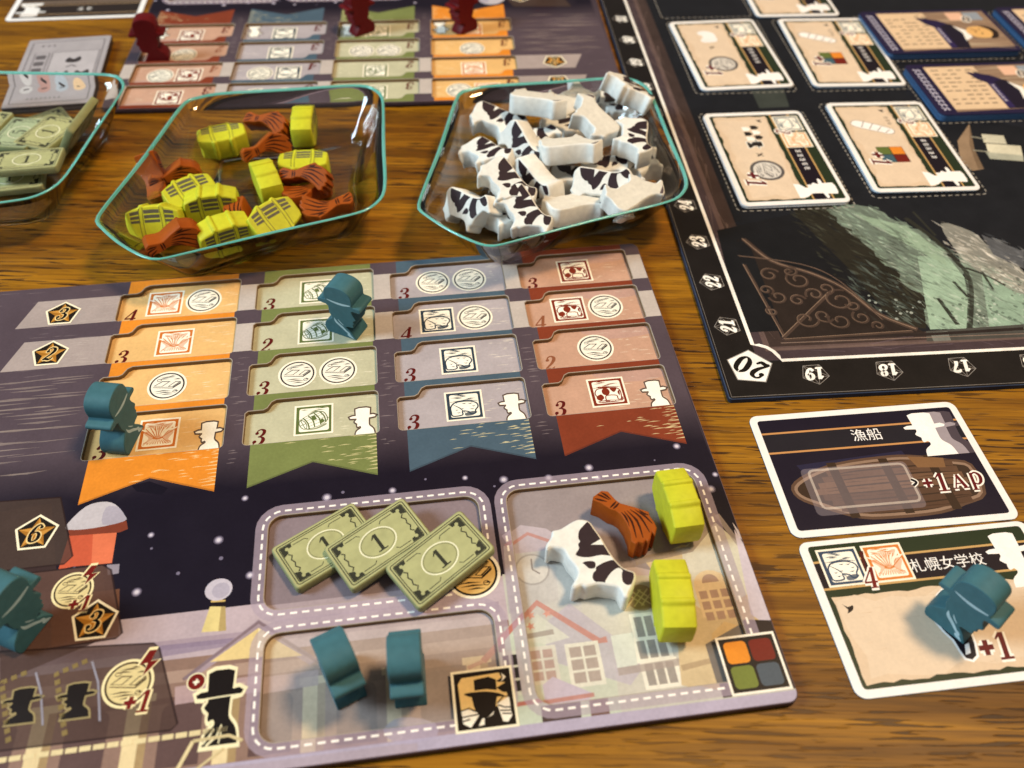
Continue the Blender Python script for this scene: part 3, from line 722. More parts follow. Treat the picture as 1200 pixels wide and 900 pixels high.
emblem('banknote_emblem', icon_coin('#d7b06a', '#17110f', '#efe6d2'), ell(0, 0, .80, n=36), -9.75, 5.75).scale = (1.2, 1.2, 1)
hm = hat_man('#191312', '#eadfb8'); hm.add(stroke([(-.42, -.7), (-.2, -.55), (-.08, -.42)], .05), '#eadfb8').add(stroke([(-.3, -.74), (.02, -.58), (.16, -.36)], .05), '#eadfb8').add(stroke([(.1, -.72), (.16, -.5)], .04), '#eadfb8').add(stroke([(-.7, .19), (0, .21), (.72, .22)], .03), '#eadfb8')
emblem('hat_man_emblem', hm, None, *[(-18.04, 2.14)][0]).scale = (.92, 1.55, 1)
emblem('plus_badge', Art().add(ell(0, 0, .3, n=18), '#eadfb8').add(ell(0, 0, .26, n=18), '#6d1712').many(num('+', .36), '#f4ead2'), ell(0, 0, .3, n=18), *[(-18.80, 3.05)][0])
for px, sc in zip([(-23.29, 6.83), (-20.92, 3.27)], (.86, 1.0)):
    a = Art().join(icon_coin('#d6c28c', '#3b2a1c', '#ead9a8'), 1.0)
    a.add(xf([lightning()], .72, 0, .58, .60), '#ead9a8').add(xf([lightning()], .58, 0, .58, .60), '#6d1712')
    a.many(num('+1', .72, .38, -.62, bold=.2), '#ead9a8').many(num('+1', .70, .38, -.62, bold=.03), '#6d1712')
    emblem('bonus_badge', a, None, *px).scale = (sc, sc, 1)
for px in [(-24.08, 2.95), (-22.45, 2.90)]:
    a = hat_man('#1d1512', '#94845c'); emblem('hat_man_icon', a, a.s[0][0][0], *px).scale = (.72, .72, 1)
# signpost line and pennants at the lower left
sg = Art()
for q in ([(-22.54, 1.86), (-23.21, 3.87), (-22.26, 4.23)], [(-24.17, 1.87), (-24.84, 3.80), (-24.03, 4.09)]):
    for d in dashes(q, .17, .12, .16, closed=False): sg.add(d, '#7f6c42')
for q in ([(-22.17, 4.16), (-21.85, 3.42), (-21.58, 2.17)], [(-23.86, 4.01), (-23.55, 3.31), (-23.27, 2.26)]): sg.line(q, .07, '#8d8894')
for q in dashes([(-25.24, 1.34), (-17.49, 1.44)], .34, .06, .16, closed=False): sg.add(q, '#d8c69a')
m = MB()
for lps, cc, al in sg.s: m.sheet(lps[0], Art().add(lps[0], cc), ZT + LIFT)
obj('chain_stripe', m.mesh('chain_stripe', M_BOARD), pb)
sg = Art().line([(-18.70, 1.19), (-17.65, 1.23), (-17.23, 1.02)], .10, '#c9b78c').line([(-18.70, 1.19), (-19.10, 0.35)], .12, '#d8c69a').line([(-17.77, 0.86), (-18.61, 0.28)], .08, '#c9b78c')
m = MB()
for lps, cc, al in sg.s: m.sheet(lps[0], Art().add(lps[0], cc), ZT + LIFT * 1.5)
obj('signpost_print', m.mesh('signpost_print', M_BOARD), pb)

far = copy_tree(pb)
tag(far, 'dual-layer player board turned to face away, behind the glass dishes, red pieces on it', 'game board', 'player boards')
far.location = (-25.73 * S, 66.71 * S, 0); far.rotation_euler = (0, 0, R(185))

# ------------------------------------------------------------------ main board (dark, score track round its rim)
ZM = .25
mbd = thing('main_board', 'dark main game board with white-numbered score track, cards lying on it', 'game board', (8.98, 23.14, 0), (0, 0, 5.25))
MW, MH = 48, 40
def main_art():
    rng = random.Random(11); A = Art()
    A.add(rect(-1, -1, 60, 60), '#1b1716')
    A.add(rect(2.0, 2.0, 60, 60), '#1a1b1f')
    # metal frame inside the white line
    A.add(rect(1.75, 2.05, 60, 60), '#43363a'); A.add(rect(2.25, 2.6, 60, 60), '#5d4b48'); A.add(rect(2.5, 2.85, 60, 60), '#3d302d'); A.add(rect(3.15, 3.35, 60, 60), '#191a1f')
    for k in range(60):
        y = rng.uniform(2, 36); A.line([(rng.uniform(1.9, 2.9), y), (rng.uniform(1.9, 2.9), y + rng.uniform(1, 3))], [.01, .06], '#7a6660', .35)
    for k in range(40):
        x = rng.uniform(3, 30); A.line([(x, rng.uniform(2.2, 3.2)), (x + rng.uniform(1, 3), rng.uniform(2.2, 3.2))], [.01, .05], '#6d5c66', .35)
    # dark quay and pale snowy branch
    A.add([(6.45, 12.46), (8.55, 12.70), (10.79, 5.43), (9.81, 3.53), (7.99, 3.92), (6.40, 8.11)], '#26231c')
    A.add([(2.09, 10.98), (6.35, 12.11), (7.83, 7.41), (8.57, 3.88), (1.52, 3.79)], '#17171a')
    pale = [(8.10, 12.29), (10.11, 12.61), (11.73, 10.95), (12.86, 9.39), (13.16, 7.57), (12.83, 5.60), (12.36, 3.32), (9.83, 3.48), (10.47, 5.45), (9.70, 7.91), (8.83, 10.24)]
    A.add(ragged(pale, .35, .2, rng), '#6d7a6e', .85).add([(11.39, 8.44), (12.85, 8.35), (13.02, 6.78), (11.92, 3.40), (9.98, 3.47)], '#93ab96').add([(9.42, 11.93), (11.74, 10.74), (12.78, 8.68), (12.54, 7.61), (11.14, 9.43)], '#8fa58f', .9)
    A.add([(13.55, 8.96), (15.73, 6.31), (14.10, 2.99), (12.24, 3.22)], '#6c776c').add([(13.97, 7.03), (15.31, 5.44), (14.16, 3.09), (12.62, 3.19)], '#8ba390')
    A.add(smooth([(13.56, 10.84), (14.92, 10.07), (15.24, 8.85), (16.08, 7.02), (15.31, 5.44), (14.37, 6.51), (13.55, 7.99)], 3, True), '#8d8c84', .8).add([(15.26, 9.85), (16.78, 8.44), (16.17, 7.20), (15.16, 8.21)], '#55565a')
    for x0, y0, x1, y1, w in ((1062,256,1132,318,.22), (1130,310,1138,345,.3), (1132,318,1175,332,.14), (1138,345,1135,386,.2), (1104,352,1122,378,.18), (1075,252,1095,275,.12), (1085,262,1110,262,.1), (1152,320,1164,340,.12), (1095,330,1120,352,.12)):
        pass
    for q, w in (([(11.98, 11.35), (12.76, 9.67), (13.29, 7.19), (12.83, 5.60), (11.75, 3.36)], .26), ([(13.39, 7.43), (14.12, 6.90), (14.73, 6.13)], .14), ([(11.19, 5.41), (11.35, 3.71)], .2), ([(12.40, 6.51), (12.59, 5.44)], .14), ([(12.55, 11.89), (12.91, 9.92)], .12), ([(14.03, 7.15), (14.00, 5.82)], .12)):
        A.line(q, w, '#2c2c26', .9)
    # brushwork: strokes that follow the branch, kept inside each painted mass
    masses = ((smooth(pale, 3, True), 430, ('#a9c2ac', '#8ea593', '#6f7d70', '#c2cfc0', '#4e584f', '#9db8a2', '#7b8a80'), .34), ([(13.55, 8.96), (15.73, 6.31), (14.10, 2.99), (12.24, 3.22)], 200, ('#9ab29f', '#5d675f', '#b9c6ba', '#434a44', '#86968a'), .34),
              ([(13.56, 10.84), (14.92, 10.07), (15.24, 8.85), (16.08, 7.02), (15.31, 5.44), (14.37, 6.51), (13.55, 7.99)], 170, ('#d6d0c6', '#9c978e', '#b9b2a6', '#7a776f', '#e2ddd4'), .4), ([(6.45, 12.46), (8.55, 12.70), (10.79, 5.43), (9.81, 3.53), (7.99, 3.92), (6.40, 8.11)], 260, ('#2f2d24', '#1c1b17', '#3a392e', '#46473b', '#15151a'), .5),
              ([(8.68, 8.61), (10.15, 5.36), (9.67, 3.49), (7.76, 3.83), (6.73, 5.98)], 160, ('#56605a', '#39413c', '#717d75', '#2a2d2b'), .4), ([(10.48, 11.16), (11.39, 10.08), (10.91, 5.72), (9.93, 8.53)], 60, ('#3c3f3b', '#565b55', '#2b2d2a'), .45), ([(15.35, 10.05), (16.87, 8.62), (16.08, 7.02), (15.16, 8.21)], 50, ('#6a6d72', '#45484e', '#8b8d90'), .4))
    for poly, cnt, pal, al in masses:
        P = np.array(poly); lo, hi = P.min(0), P.max(0)
        q = np.array([(rng.uniform(lo[0], hi[0]), rng.uniform(lo[1], hi[1])) for _ in range(cnt * 3)])
        q = q[inside([poly], q)][:cnt] + np.array([(rng.gauss(0, .16), rng.gauss(0, .16)) for _ in range(len(q[inside([poly], q)][:cnt]))])
        for x, y in q:
            t = R(-52 + rng.uniform(-22, 22)); L = rng.uniform(.15, .95); w = rng.uniform(.03, .20)
            A.line([(x - L / 2 * math.cos(t), y - L / 2 * math.sin(t)), (x + rng.uniform(-.04, .04), y), (x + L / 2 * math.cos(t), y + L / 2 * math.sin(t))], [.01, w, .01], rng.choice(pal), al)
    for k in range(150):
        c = rng.choice(((13.0, 4.4), (9.2, 4.6), (15.6, 6.0))); x, y = rng.gauss(c[0], .8), rng.gauss(c[1], .6)
        if y > 3.4: A.add(ell(x, y, rng.uniform(.03, .1), n=6), rng.choice(('#2b302c', '#1e211f', '#c8d0c6')), .5)
    for q, w in (([(11.98, 11.35), (12.76, 9.67), (13.29, 7.19), (12.83, 5.60), (11.75, 3.36)], .26), ([(13.39, 7.43), (14.12, 6.90), (14.73, 6.13)], .14), ([(11.19, 5.41), (11.35, 3.71)], .2), ([(12.40, 6.51), (12.59, 5.44)], .14), ([(12.55, 11.89), (12.91, 9.92)], .12), ([(14.03, 7.15), (14.00, 5.82)], .12)):
        A.line(smooth([(x + rng.uniform(-.06, .06), y + rng.uniform(-.06, .06)) for x, y in q], 4), w * .8, '#2c2c26', .75)
    A.add([(9.75, 3.37), (14.36, 3.52), (13.98, 2.73), (9.49, 2.65)], '#4a4844').add([(9.89, 3.26), (10.70, 3.31), (10.63, 2.68), (9.83, 2.63)], '#8b8d86', .6)
    A.line([(3.50, 3.29), (9.66, 3.17), (14.23, 3.25)], .18, '#2a2220').line([(2.37, 2.69), (13.95, 2.68)], .12, '#6b5852', .8).line([(3.05, 3.06), (14.08, 2.94)], .05, '#8a7468', .8)
    # wrought-iron bracket
    I = '#4a3a32'
    A.add([(3.45, 10.23), (4.41, 8.17), (6.09, 7.15), (7.32, 5.94), (8.29, 4.18), (9.43, 3.56), (9.70, 3.27), (3.33, 3.36)], '#2a211d', .9)
    for q, w in (([(3.24, 10.24), (4.21, 8.50), (5.80, 7.53), (7.06, 6.37), (8.04, 4.58), (9.41, 3.50)], .26), ([(2.79, 8.33), (3.33, 3.36)], .16), ([(3.25, 3.36), (6.13, 6.01)], .16), ([(3.30, 3.25), (9.17, 3.41)], .14), ([(2.70, 8.97), (5.58, 8.16), (7.02, 6.85), (8.09, 4.19)], .08)):
        A.line(smooth(q, 4), w, I, .9).line(smooth([(x - .05, y + .05) for x, y in q], 4), w * .25, '#8f7664', .7)
    def curl(c, r, a0, turns, w=.12):
        A.line([(c[0] + r * (1 - .75 * k / 30) * math.cos(R(a0 + 360 * turns * k / 30)), c[1] + r * (1 - .75 * k / 30) * math.sin(R(a0 + 360 * turns * k / 30))) for k in range(31)], w, I, .9); A.line([(c[0] - .03 + r * (1 - .75 * k / 30) * math.cos(R(a0 + 360 * turns * k / 30)), c[1] + .04 + r * (1 - .75 * k / 30) * math.sin(R(a0 + 360 * turns * k / 30))) for k in range(4, 31)], w * .3, '#7d6757', .6)
    for x, y, r, a0, tn in [(*p, r, a, t) for p, r, a, t in zip([(3.81, 7.53), (5.08, 7.09), (5.53, 6.05), (6.59, 5.58), (3.78, 5.99), (4.63, 4.46), (6.14, 4.26), (3.35, 6.48), (4.82, 7.71), (6.18, 6.42), (7.18, 4.41), (7.76, 3.83), (4.62, 5.70), (5.48, 4.63), (3.23, 5.05), (7.07, 5.21)], (.5, .65, .45, .75, .45, .6, .55, .35, .4, .4, .45, .3, .4, .45, .3, .35), (20, 100, 200, 60, 180, 30, 140, 300, 80, 250, 120, 200, 10, 330, 90, 160), (1.2, 1.3, -1.2, 1.3, 1.1, -1.2, 1.2, 1.2, -1.1, 1.1, 1.2, -1.1, 1.2, -1.1, 1.2, 1.1))]:
        curl((x, y), r, a0, tn)
    # white line with the notch at the corner
    c0 = [(1.68, 40), (1.78, 3.05), (2.05, 3.0), (2.35, 2.85), (2.58, 2.6), (2.72, 2.3), (2.8, 2.04), (60, 2.12)]
    A.line(c0, .17, '#efe9e2')
    A.line([(.12, 40), (.12, .12), (60, .12)], .03, '#8a827c', .8)
    # ship sketch and other faint sketches
    A.add([(17.62, 18.11), (19.07, 19.80), (18.22, 17.22), (17.91, 15.35), (17.23, 15.23), (16.92, 16.06)], '#8d765f').add([(19.07, 19.80), (18.22, 17.22), (17.91, 15.35), (17.58, 15.37), (18.12, 17.65)], '#6b5744', .8)
    A.add([(19.29, 18.71), (20.49, 18.47), (20.29, 17.62), (19.05, 17.86)], '#c6c2ae').add([(19.11, 17.77), (20.99, 17.41), (20.46, 15.93), (18.67, 16.28)], '#cfcab4').add([(18.73, 16.94), (20.64, 16.50), (20.46, 15.93), (18.67, 16.28)], '#9fa294', .8).line([(18.59, 18.49), (19.31, 18.19)], .1, '#8d8a7c').line([(18.09, 17.15), (18.97, 16.93)], .1, '#8d8a7c')
    A.add([(11.60, 28.09), (12.29, 28.50), (12.03, 26.98), (11.42, 26.80)], '#8d765f', .8).add([(7.35, 24.23), (9.36, 24.22), (9.12, 22.19), (7.30, 22.11)], '#3d423d', .8).add([(24.88, 31.24), (25.52, 31.33), (25.66, 30.13), (24.93, 29.81)], '#8d765f', .7)
    A.add([(23.59, 28.15), (24.48, 28.22), (24.46, 27.32), (23.75, 27.25)], '#6c6658', .7)
    # soft far shapes
    A.add([(20.10, 24.05), (24.10, 23.34), (22.06, 19.18), (20.48, 20.18)], '#22232a', .7)
    return A
ma = main_art()
mo = rrect(0, 0, MW, MH, .15, 3)
mz = MB().sheet(offset(mo, -.03), ma, ZM, grid=1.5).walls([(mo, 0.003), (mo, ZM - .03), (offset(mo, -.03), ZM)], ['#28303f', '#39435a'])
obj('board_panel', mz.mesh('board_panel', M_MAIN, 35), mbd)
# numbered track markers
def marker(n, x, y, rot):
    a = Art().add(pentagon(.62, 90), '#8f8883').add(pentagon(.59, 90), '#201a18')
    for k in range(5):
        an, bn = R(90 + 72 * k), R(90 + 72 * (k + 2))
        a.line([(.6 * math.cos(an), .6 * math.sin(an)), (.6 * math.cos(bn), .6 * math.sin(bn))], .03, '#77706b')
    a.many(num(n, .66, 0, 0, bold=.07, shear=.25, adv=.66), '#f4f0ea')
    o = obj('track_marker', MB().sheet(pentagon(.62, 90), a, 0).mesh('track_marker', M_MAIN), mbd, (x, y, ZM + LIFT), (0, 0, rot))
for k in range(12): marker(str(19 - k), 3.97 + k * 3.22, 1.17 + .01 * k, 182)
for k in range(11): marker(str(21 + k), .96, 4.26 + k * 2.95, 92)
a = Art().add(pentagon(1.02, 80), '#8f8883').add(pentagon(.97, 80), '#f1eee9').many(num('20', 1.05, 0, 0, 178 - 30, bold=.04, shear=.1, adv=.72), '#15110f')
obj('corner_marker', MB().sheet(pentagon(1.02, 80), a, 0).mesh('corner_marker', M_MAIN), mbd, (*[(1.33, 1.74)][0], ZM + LIFT))

# ------------------------------------------------------------------ cards (8.8 x 5.77 cm)
CW, CH = 8.8, 5.77
card_out = rrect(-CW / 2, -CH / 2, CW / 2, CH / 2, .38)
def card(name, art, label, x, y, z0, rot, thick, cat='card', group=None, edge='#d8dde4', stack_edge='#39485c', n=1):
    root = thing(name, label, cat, (x, y, z0), (0, 0, rot), group)
    for i in range(n):
        th = thick / n; rng = random.Random(i + int(x * 10))
        dx, dy = (rng.uniform(-.05, .05), rng.uniform(-.05, .05)) if i < n - 1 else (0, 0)
        b = th * i + (.002 if i else 0.002)
        lp = card_out; m = MB()
        if i == n - 1: m.sheet(offset(lp, -.012), art, b + th - .002)
        else: m.sheet(offset(lp, -.012), None, b + th - .002, edge)
        m.walls([(lp, b), (lp, b + th - .014), (offset(lp, -.012), b + th - .002)], [stack_edge if i < n - 1 or n == 1 else edge, edge])
        obj('card_face' if i == n - 1 else 'card_below', m.mesh('card', M_CARD, 35), root, (dx, dy, 0))
    return root
WHITE = '#ece8e6'
def glyphbars(a, x, y, n, size, colour, rng, vertical=False):
    """small unreadable printed characters"""
    for k in range(n):
        cx, cy = (x, y - k * size * 1.12) if vertical else (x + k * size * 1.12, y)
        for j in range(3):
            yy = cy + (j - 1) * size * .3
            a.line([(cx - size * rng.uniform(.25, .42), yy), (cx + size * rng.uniform(.25, .42), yy + rng.uniform(-.05, .05) * size)], size * .11, colour)
        a.line([(cx + rng.uniform(-.15, .15) * size, cy + size * .42), (cx + rng.uniform(-.15, .15) * size, cy - size * .42)], size * .12, colour)
def tan_card(seed, nm=None, header_icons=('pig', 'wheat'), cost=None):
    rng = random.Random(seed); a = Art()
    a.add(rect(-5, -4, 5, 4), WHITE).add(rrect(-4.08, -2.6, 4.08, 2.68, .12, 2), '#27311f')
    a.add(rect(-4.08, .97, 4.08, 2.03), '#1c141c').line([(-4.08, 2.03), (4.08, 2.03)], .085, '#c19a62').line([(-4.08, .97), (4.08, .97)], .085, '#c19a62')
    paper = ragged([(-3.9, .66), (-3.93, -2.42), (3.95, -2.42), (3.95, .62)], .3, .055, rng)
    a.add(paper, '#d4bba0').add(ragged([(-3.7, .5), (-3.7, -2.2), (3.7, -2.2), (3.7, .45)], .6, .2, rng), '#dac4ac', .8)
    for k in range(30):
        x, y = rng.uniform(-3.7, 3.5), rng.uniform(-2.3, .5); a.line([(x, y), (x + rng.uniform(.1, .5), y + rng.uniform(-.03, .03))], [.005, .03], '#c3a483', .35)
    a.add(smooth([(-3.66, .38), (-3.5, .25), (-3.3, .3), (-3.36, .12), (-3.6, .02), (-3.52, .15)], 2, True), '#241a18')
    ic = {'pig': icon_pig('#35455c'), 'wheat': icon_wheat('#d07a34'), 'grey': icon_pig('#7f868c'), 'pale': icon_wheat('#d9a069')}
    a.join(ic[header_icons[0]], .96, 0, -3.1, 1.77).join(ic[header_icons[1]], .96, 0, -1.42, 1.76)
    if cost: a.many(num(cost, .85, -2.28, 1.25, bold=.16), '#f3ede4').many(num(cost, .82, -2.28, 1.25), '#6d1712')
    h = hat_man('#f4f0ee'); a.join(h, 1.10, 0, 3.15, 1.36, 1.42)
    if nm: a.add(xf(glyphs(nm, .56), 1, 0, .72, 1.48), '#f4f0ee')
    else: glyphbars(a, -.3, 1.5, 5, .36, '#e8e4e4', rng)
    return a
def four_colour(a, x, y, s):
    a.add(rect(x - s, y - s, x + s, y + s), '#2b2220')
    for i, j, c in ((-1, -1, '#5e6b34'), (1, -1, '#3f5a66'), (-1, 1, '#d9822a'), (1, 1, '#6e1f16')): a.add(rect(x + i * s * .5 - s * .47, y + j * s * .5 - s * .47, x + i * s * .5 + s * .47, y + j * s * .5 + s * .47), c)
def plus_one(a, x, y, h=1.0, t='+1'):
    a.many(num(t, h, x, y, bold=.2), '#f3ede4').many(num(t, h, x, y, bold=.02), '#5f1518')
# near card with the boat
rng = random.Random(5)
a = Art().add(rect(-5, -4, 5, 4), WHITE).add(rrect(-4.1, -2.6, 4.1, 2.6, .12, 2), '#1b1524')
a.add(rect(-4.1, .95, 4.1, 1.92), '#221f26').add([(-3.2, .3), (1.2, .6), (1.4, -.1), (-3, -.2)], '#2a2742', .7)
for y in (1.92, .95): a.line([(-4.1, y), (4.1, y)], .09, '#c08a55')
boat = smooth([(-3.7, -.6), (-2.9, -.1), (-1.6, .28), (.2, .42), (1.4, .38), (2.8, .05), (3.7, -.3), (3.6, -1.7), (2.6, -2.1), (1.5, -2.38), (-.2, -2.42), (-1.6, -2.3), (-2.9, -1.7), (-3.65, -1.2)], 3, True)
a.add(boat, '#5c4436').add(offset(boat, -.12), '#8d7260').add(offset(boat, -.24), '#3c2c22')
for k in range(7):
    y = -2.0 + k * .33; a.line(smooth([(-2.9 + abs(k - 3) * .25, -1 + (y + 1) * .8), (-1, y), (1.5, y + .02), (3.2 - abs(k - 3) * .08, -1 + (y + 1) * .85)], 3), .26, rng.choice(('#5d4333', '#6b4e3b', '#543c2e')))
    for j in range(4):
        x = rng.uniform(-2.5, 2.5); a.line([(x, y), (x + .4, y + .02), (x + .9, y)], [.01, .06, .01], '#3c2a20', .6)
for x in (-1.75, .35, 2.2): a.add([(x - .18, -2.25), (x + .18, -2.25), (x + .1, .3), (x - .26, .3)], '#3a2a1f')
a.add([(1.3, .3), (2.7, .1), (2.6, -.35), (1.5, -.25)], '#7d5a3c')
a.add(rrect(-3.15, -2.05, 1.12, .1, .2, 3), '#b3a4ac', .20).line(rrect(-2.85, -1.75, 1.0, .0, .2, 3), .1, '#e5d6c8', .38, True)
h = hat_man('#f4f0ee'); a.join(hat_man('#4a4048'), 1.12, 0, 3.48, 1.3, 1.42).join(hat_man('#9a8f96'), 1.12, 0, 3.08, 1.3, 1.42).join(h, 1.12, 0, 2.62, 1.3, 1.42)
a.add([(4.1, 2.6), (4.1, .1), (4.6, .1), (4.6, 2.6)], WHITE)
a.add(xf(glyphs('漁船', .64), 1, 0, .12, 1.47), '#f4f0ee')
for tx, hh, px, py, ad, cc in (('>', .5, 1.08, -.92, .6, '#15101a'), ('+', .72, 1.58, -.98, .6, '#5f1518'), ('1', .85, 2.12, -1.0, .6, '#5f1518'), ('A', .84, 2.82, -.95, .6, '#5f1518'), ('p', .84, 3.52, -.88, .6, '#5f1518')):
    a.many(num(tx, hh, px, py, bold=.18, shear=.12), '#f3ede4')
for tx, hh, px, py, ad, cc in (('>', .5, 1.08, -.92, .6, '#15101a'), ('+', .72, 1.58, -.98, .6, '#5f1518'), ('1', .85, 2.12, -1.0, .6, '#5f1518'), ('A', .84, 2.82, -.95, .6, '#5f1518'), ('p', .84, 3.52, -.88, .6, '#5f1518')):
    a.many(num(tx, hh, px, py, bold=.01, shear=.12), cc)
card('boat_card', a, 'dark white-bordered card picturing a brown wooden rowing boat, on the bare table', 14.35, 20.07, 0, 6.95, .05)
a = tan_card(21, '札幌女学校', ('pig', 'wheat'), '4')
a.add([(-2.28, 2.3), (-2.12, 2.3), (-2.3, 1.5), (-2.36, 1.5)], '#4a1512')
q = smooth([(-.7, -.55), (-.2, .3), (.3, .4), (.3, -.9), (.1, -1.9), (-.3, -1.95), (-.4, -1.3)], 2, True); a.add(offset(q, .08), '#f4f0ee').add(q, '#1c1720').add([(-.25, -1.85), (-.12, -1.5), (.05, -1.45), (-.05, -1.8)], '#e8e4e2')
plus_one(a, .85, -1.66, .95)
card('school_card', a, 'tan and green card with a teal hat piece standing on it', 15.17, 14.22, 0, 7.73, .05)
# tan cards stacked on the main board, turned a quarter
def m_card(kind, seed):
    a = tan_card(seed, None, ('grey', 'pale'), None if kind == 'none' else '2')
    if kind in ('houses', 'animal'):
        if kind == 'houses':
            for k in range(3):
                for j in range(2): a.add([(-3.0 + k * .5 + j * .12, -.5 - j * .5), (-2.6 + k * .5 + j * .12, -.5 - j * .5), (-2.6 + k * .5 + j * .12, -.2 - j * .5), (-2.8 + k * .5 + j * .12, -.02 - j * .5), (-3.0 + k * .5 + j * .12, -.2 - j * .5)], '#f0ece4' if (k + j) % 2 else '#2a2422')
            a.join(hat_man('#2a2422', '#f0ece4'), .55, 0, -1.15, -.7)
            a.many(num('x', .6, -.1, -.7, shear=0), '#2a2422')
        else:
            q = smooth([(-3.0, -.9), (-2.7, -.35), (-2.2, -.25), (-1.6, -.3), (-1.4, -.7), (-1.5, -1.3), (-1.8, -1.35), (-2.2, -1.1), (-2.7, -1.4)], 3, True); a.add(q, '#ece8e6'); a.many(num('x', .55, -.75, -.9, shear=0), '#2a2422')
        a.join(icon_coin('#cfc8c0', '#5a5452', '#5a5452'), 1.15, 0, 1.35, -.72)
        plus_one(a, 2.1, -1.6, 1.05)
    else:
        loaf = smooth([(-2.35, -1.95), (-2.45, -1.5), (-1.65, .0), (-1.25, .2), (-1.0, -.1), (-1.2, -.6), (-1.75, -1.75), (-2.05, -2.05)], 3, True)
        a.add(loaf, '#f3efec').line(loaf, .05, '#8a7c74', .9, True)
        for k in range(4): a.line([(-2.42 + k * .32, -1.2 + k * .4), (-1.75 + k * .2, -1.55 + k * .4)], .06, '#8a7c74', .9)
        glyphbars(a, -2.7, .2, 3, .28, '#5a4a44', random.Random(seed))
        four_colour(a, 1.0, -.7, .75); plus_one(a, 1.35, -1.55, 1.05)
    return a
GT = 'white-bordered tan cards on the main board'
MC = (('houses', 1, 14.03, 40.72, 5.9, 'tan card with tiny houses, a grey coin and plus one, on main board', '2'),
      ('bread', 2, 21.31, 42.09, 4.06, 'tan card with striped loaf over a four-colour square, beside a painted ship', '2'),
      ('animal', 3, 13.35, 52.15, 7.18, 'tan card with white animal outline over a grey coin, on main board', None),
      ('bread', 4, 20.51, 52.74, 3.73, 'tan card with four-colour square between animal-outline card and portrait cards', None))
mb_rot = lambda x, y: ((x - 8.98) * math.cos(R(5.25)) + (y - 23.14) * math.sin(R(5.25)), -(x - 8.98) * math.sin(R(5.25)) + (y - 23.14) * math.cos(R(5.25)))
slots = MB()
for kd, sd, x, y, r, lb, cst in MC:
    card('tan_card', m_card(kd, sd), lb, x, y, ZM + .004, r - 90, .16, group=None, n=3)
card('tan_card', m_card('none', 9), 'tan card at the back of the main board, beyond the animal-outline card', 18.6, 61.9, ZM + .004, 4.5 - 90, .12, n=2)
# dashed outlines printed round the card places
for x, y in [mb_rot(c[2], c[3]) for c in MC] + [(21.4, 30.2), (21.75, 23.0), mb_rot(12.3, 61.9), (31, 30.4)]:
    q = rrect(-CH / 2 - .22, -CW / 2 - .22, CH / 2 + .22, CW / 2 + .22, .3) if x < 16 else rrect(-CW / 2 - .2, -CH / 2 - .2, CW / 2 + .2, CH / 2 + .2, .3)
    m = MB()
    for d in dashes(q, .22, .16, .06): m.sheet(d, Art().add(d, '#9a948c'), 0)
    tag(obj('dashed_outline', m.mesh('dashed_outline', M_MAIN), mbd, (x, y, ZM + LIFT)), kind='stuff')
# portrait cards
def portrait(seed):
    rng = random.Random(seed); a = Art()
    a.add(rect(-5, -4, 5, 4), '#231b3a').add([(-3.3, 2.55), (4.1, 2.6), (4.2, -2.3), (-3.3, -2.6)], '#8c735f')
    for k in range(14):
        y = rng.uniform(-2.3, 2.4); a.line([(-.5, y), (1.5, y + .2), (4.1, y + rng.uniform(-.4, .4))], [.05, rng.uniform(.1, .3), .05], rng.choice(('#a08a74', '#6f5848', '#b7a48c')), .5)
    a.add(rect(-3.3, -2.35, -.1, 2.5), '#d9bd9c')
    for k in range(9):
        y = 2.1 - k * .48
        for j in range(5):
            if rng.random() < .8: a.line([(-3.0 + j * .55, y), (-3.0 + j * .55 + rng.uniform(.25, .48), y)], .12, '#4a3a3c', .8)
    a.add([(-.4, 2.1), (.2, 1.3), (1.2, .8), (1.6, -.2), (1.2, -2.4), (-.1, -2.4), (-.1, .7)], '#1d1626').add([(-.9, 1.9), (.5, 1.4), (1.0, .9), (.0, .4), (-.5, .9)], '#241a3e')
    a.add([(-.1, .5), (.35, .5), (.35, -2.3), (-.1, -2.3)], '#2e2450'); glyphbars(a, .13, .2, 6, .3, '#c9c2d6', rng, True)
    a.add([(1.2, .6), (1.9, -.1), (1.9, -1.0), (1.3, -1.4), (1.5, -.4)], '#eae6e2')
    a.add(smooth([(1.8, -.3), (2.2, .35), (3.0, .45), (3.5, .1), (3.5, -.7), (3.0, -1.1), (2.2, -1.0)], 3, True), '#d9ab6c').add(smooth([(2.9, .55), (3.6, .35), (3.9, -.3), (3.6, -1.1), (3.1, -1.15), (3.45, -.6), (3.4, .0)], 3, True), '#2b1d18')
    a.line([(2.2, .1), (2.5, -.1), (2.4, -.4)], .09, '#6a4326').line([(2.75, .15), (2.8, -.05)], .07, '#3c251a').line([(2.8, -.4), (2.75, -.65)], .07, '#3c251a')
    a.add(rect(1.4, 1.35, 2.5, 2.45), '#e0b49a').add(rect(2.6, 1.35, 3.7, 2.45), '#8e97a4').many(num('0', .9, 2.55, 1.5, bold=.12), '#f3ede4').many(num('0', .85, 2.55, 1.5), '#1d1724')
    for k in range(11):
        x0 = 2.3 - k * .44; a.line([(-4.05, x0), (-3.85, x0 - .18), (-4.0, x0 - .3)], .1, '#c7c3d8').line([(-3.75, x0), (-3.65, x0 - .3)], .1, '#c7c3d8')
    return a
PG = 'navy-edged portrait card stacks on the main board'
def place_mb(u, v): return (8.98 + u * math.cos(R(5.25)) - v * math.sin(R(5.25)), 23.14 + u * math.sin(R(5.25)) + v * math.cos(R(5.25)))
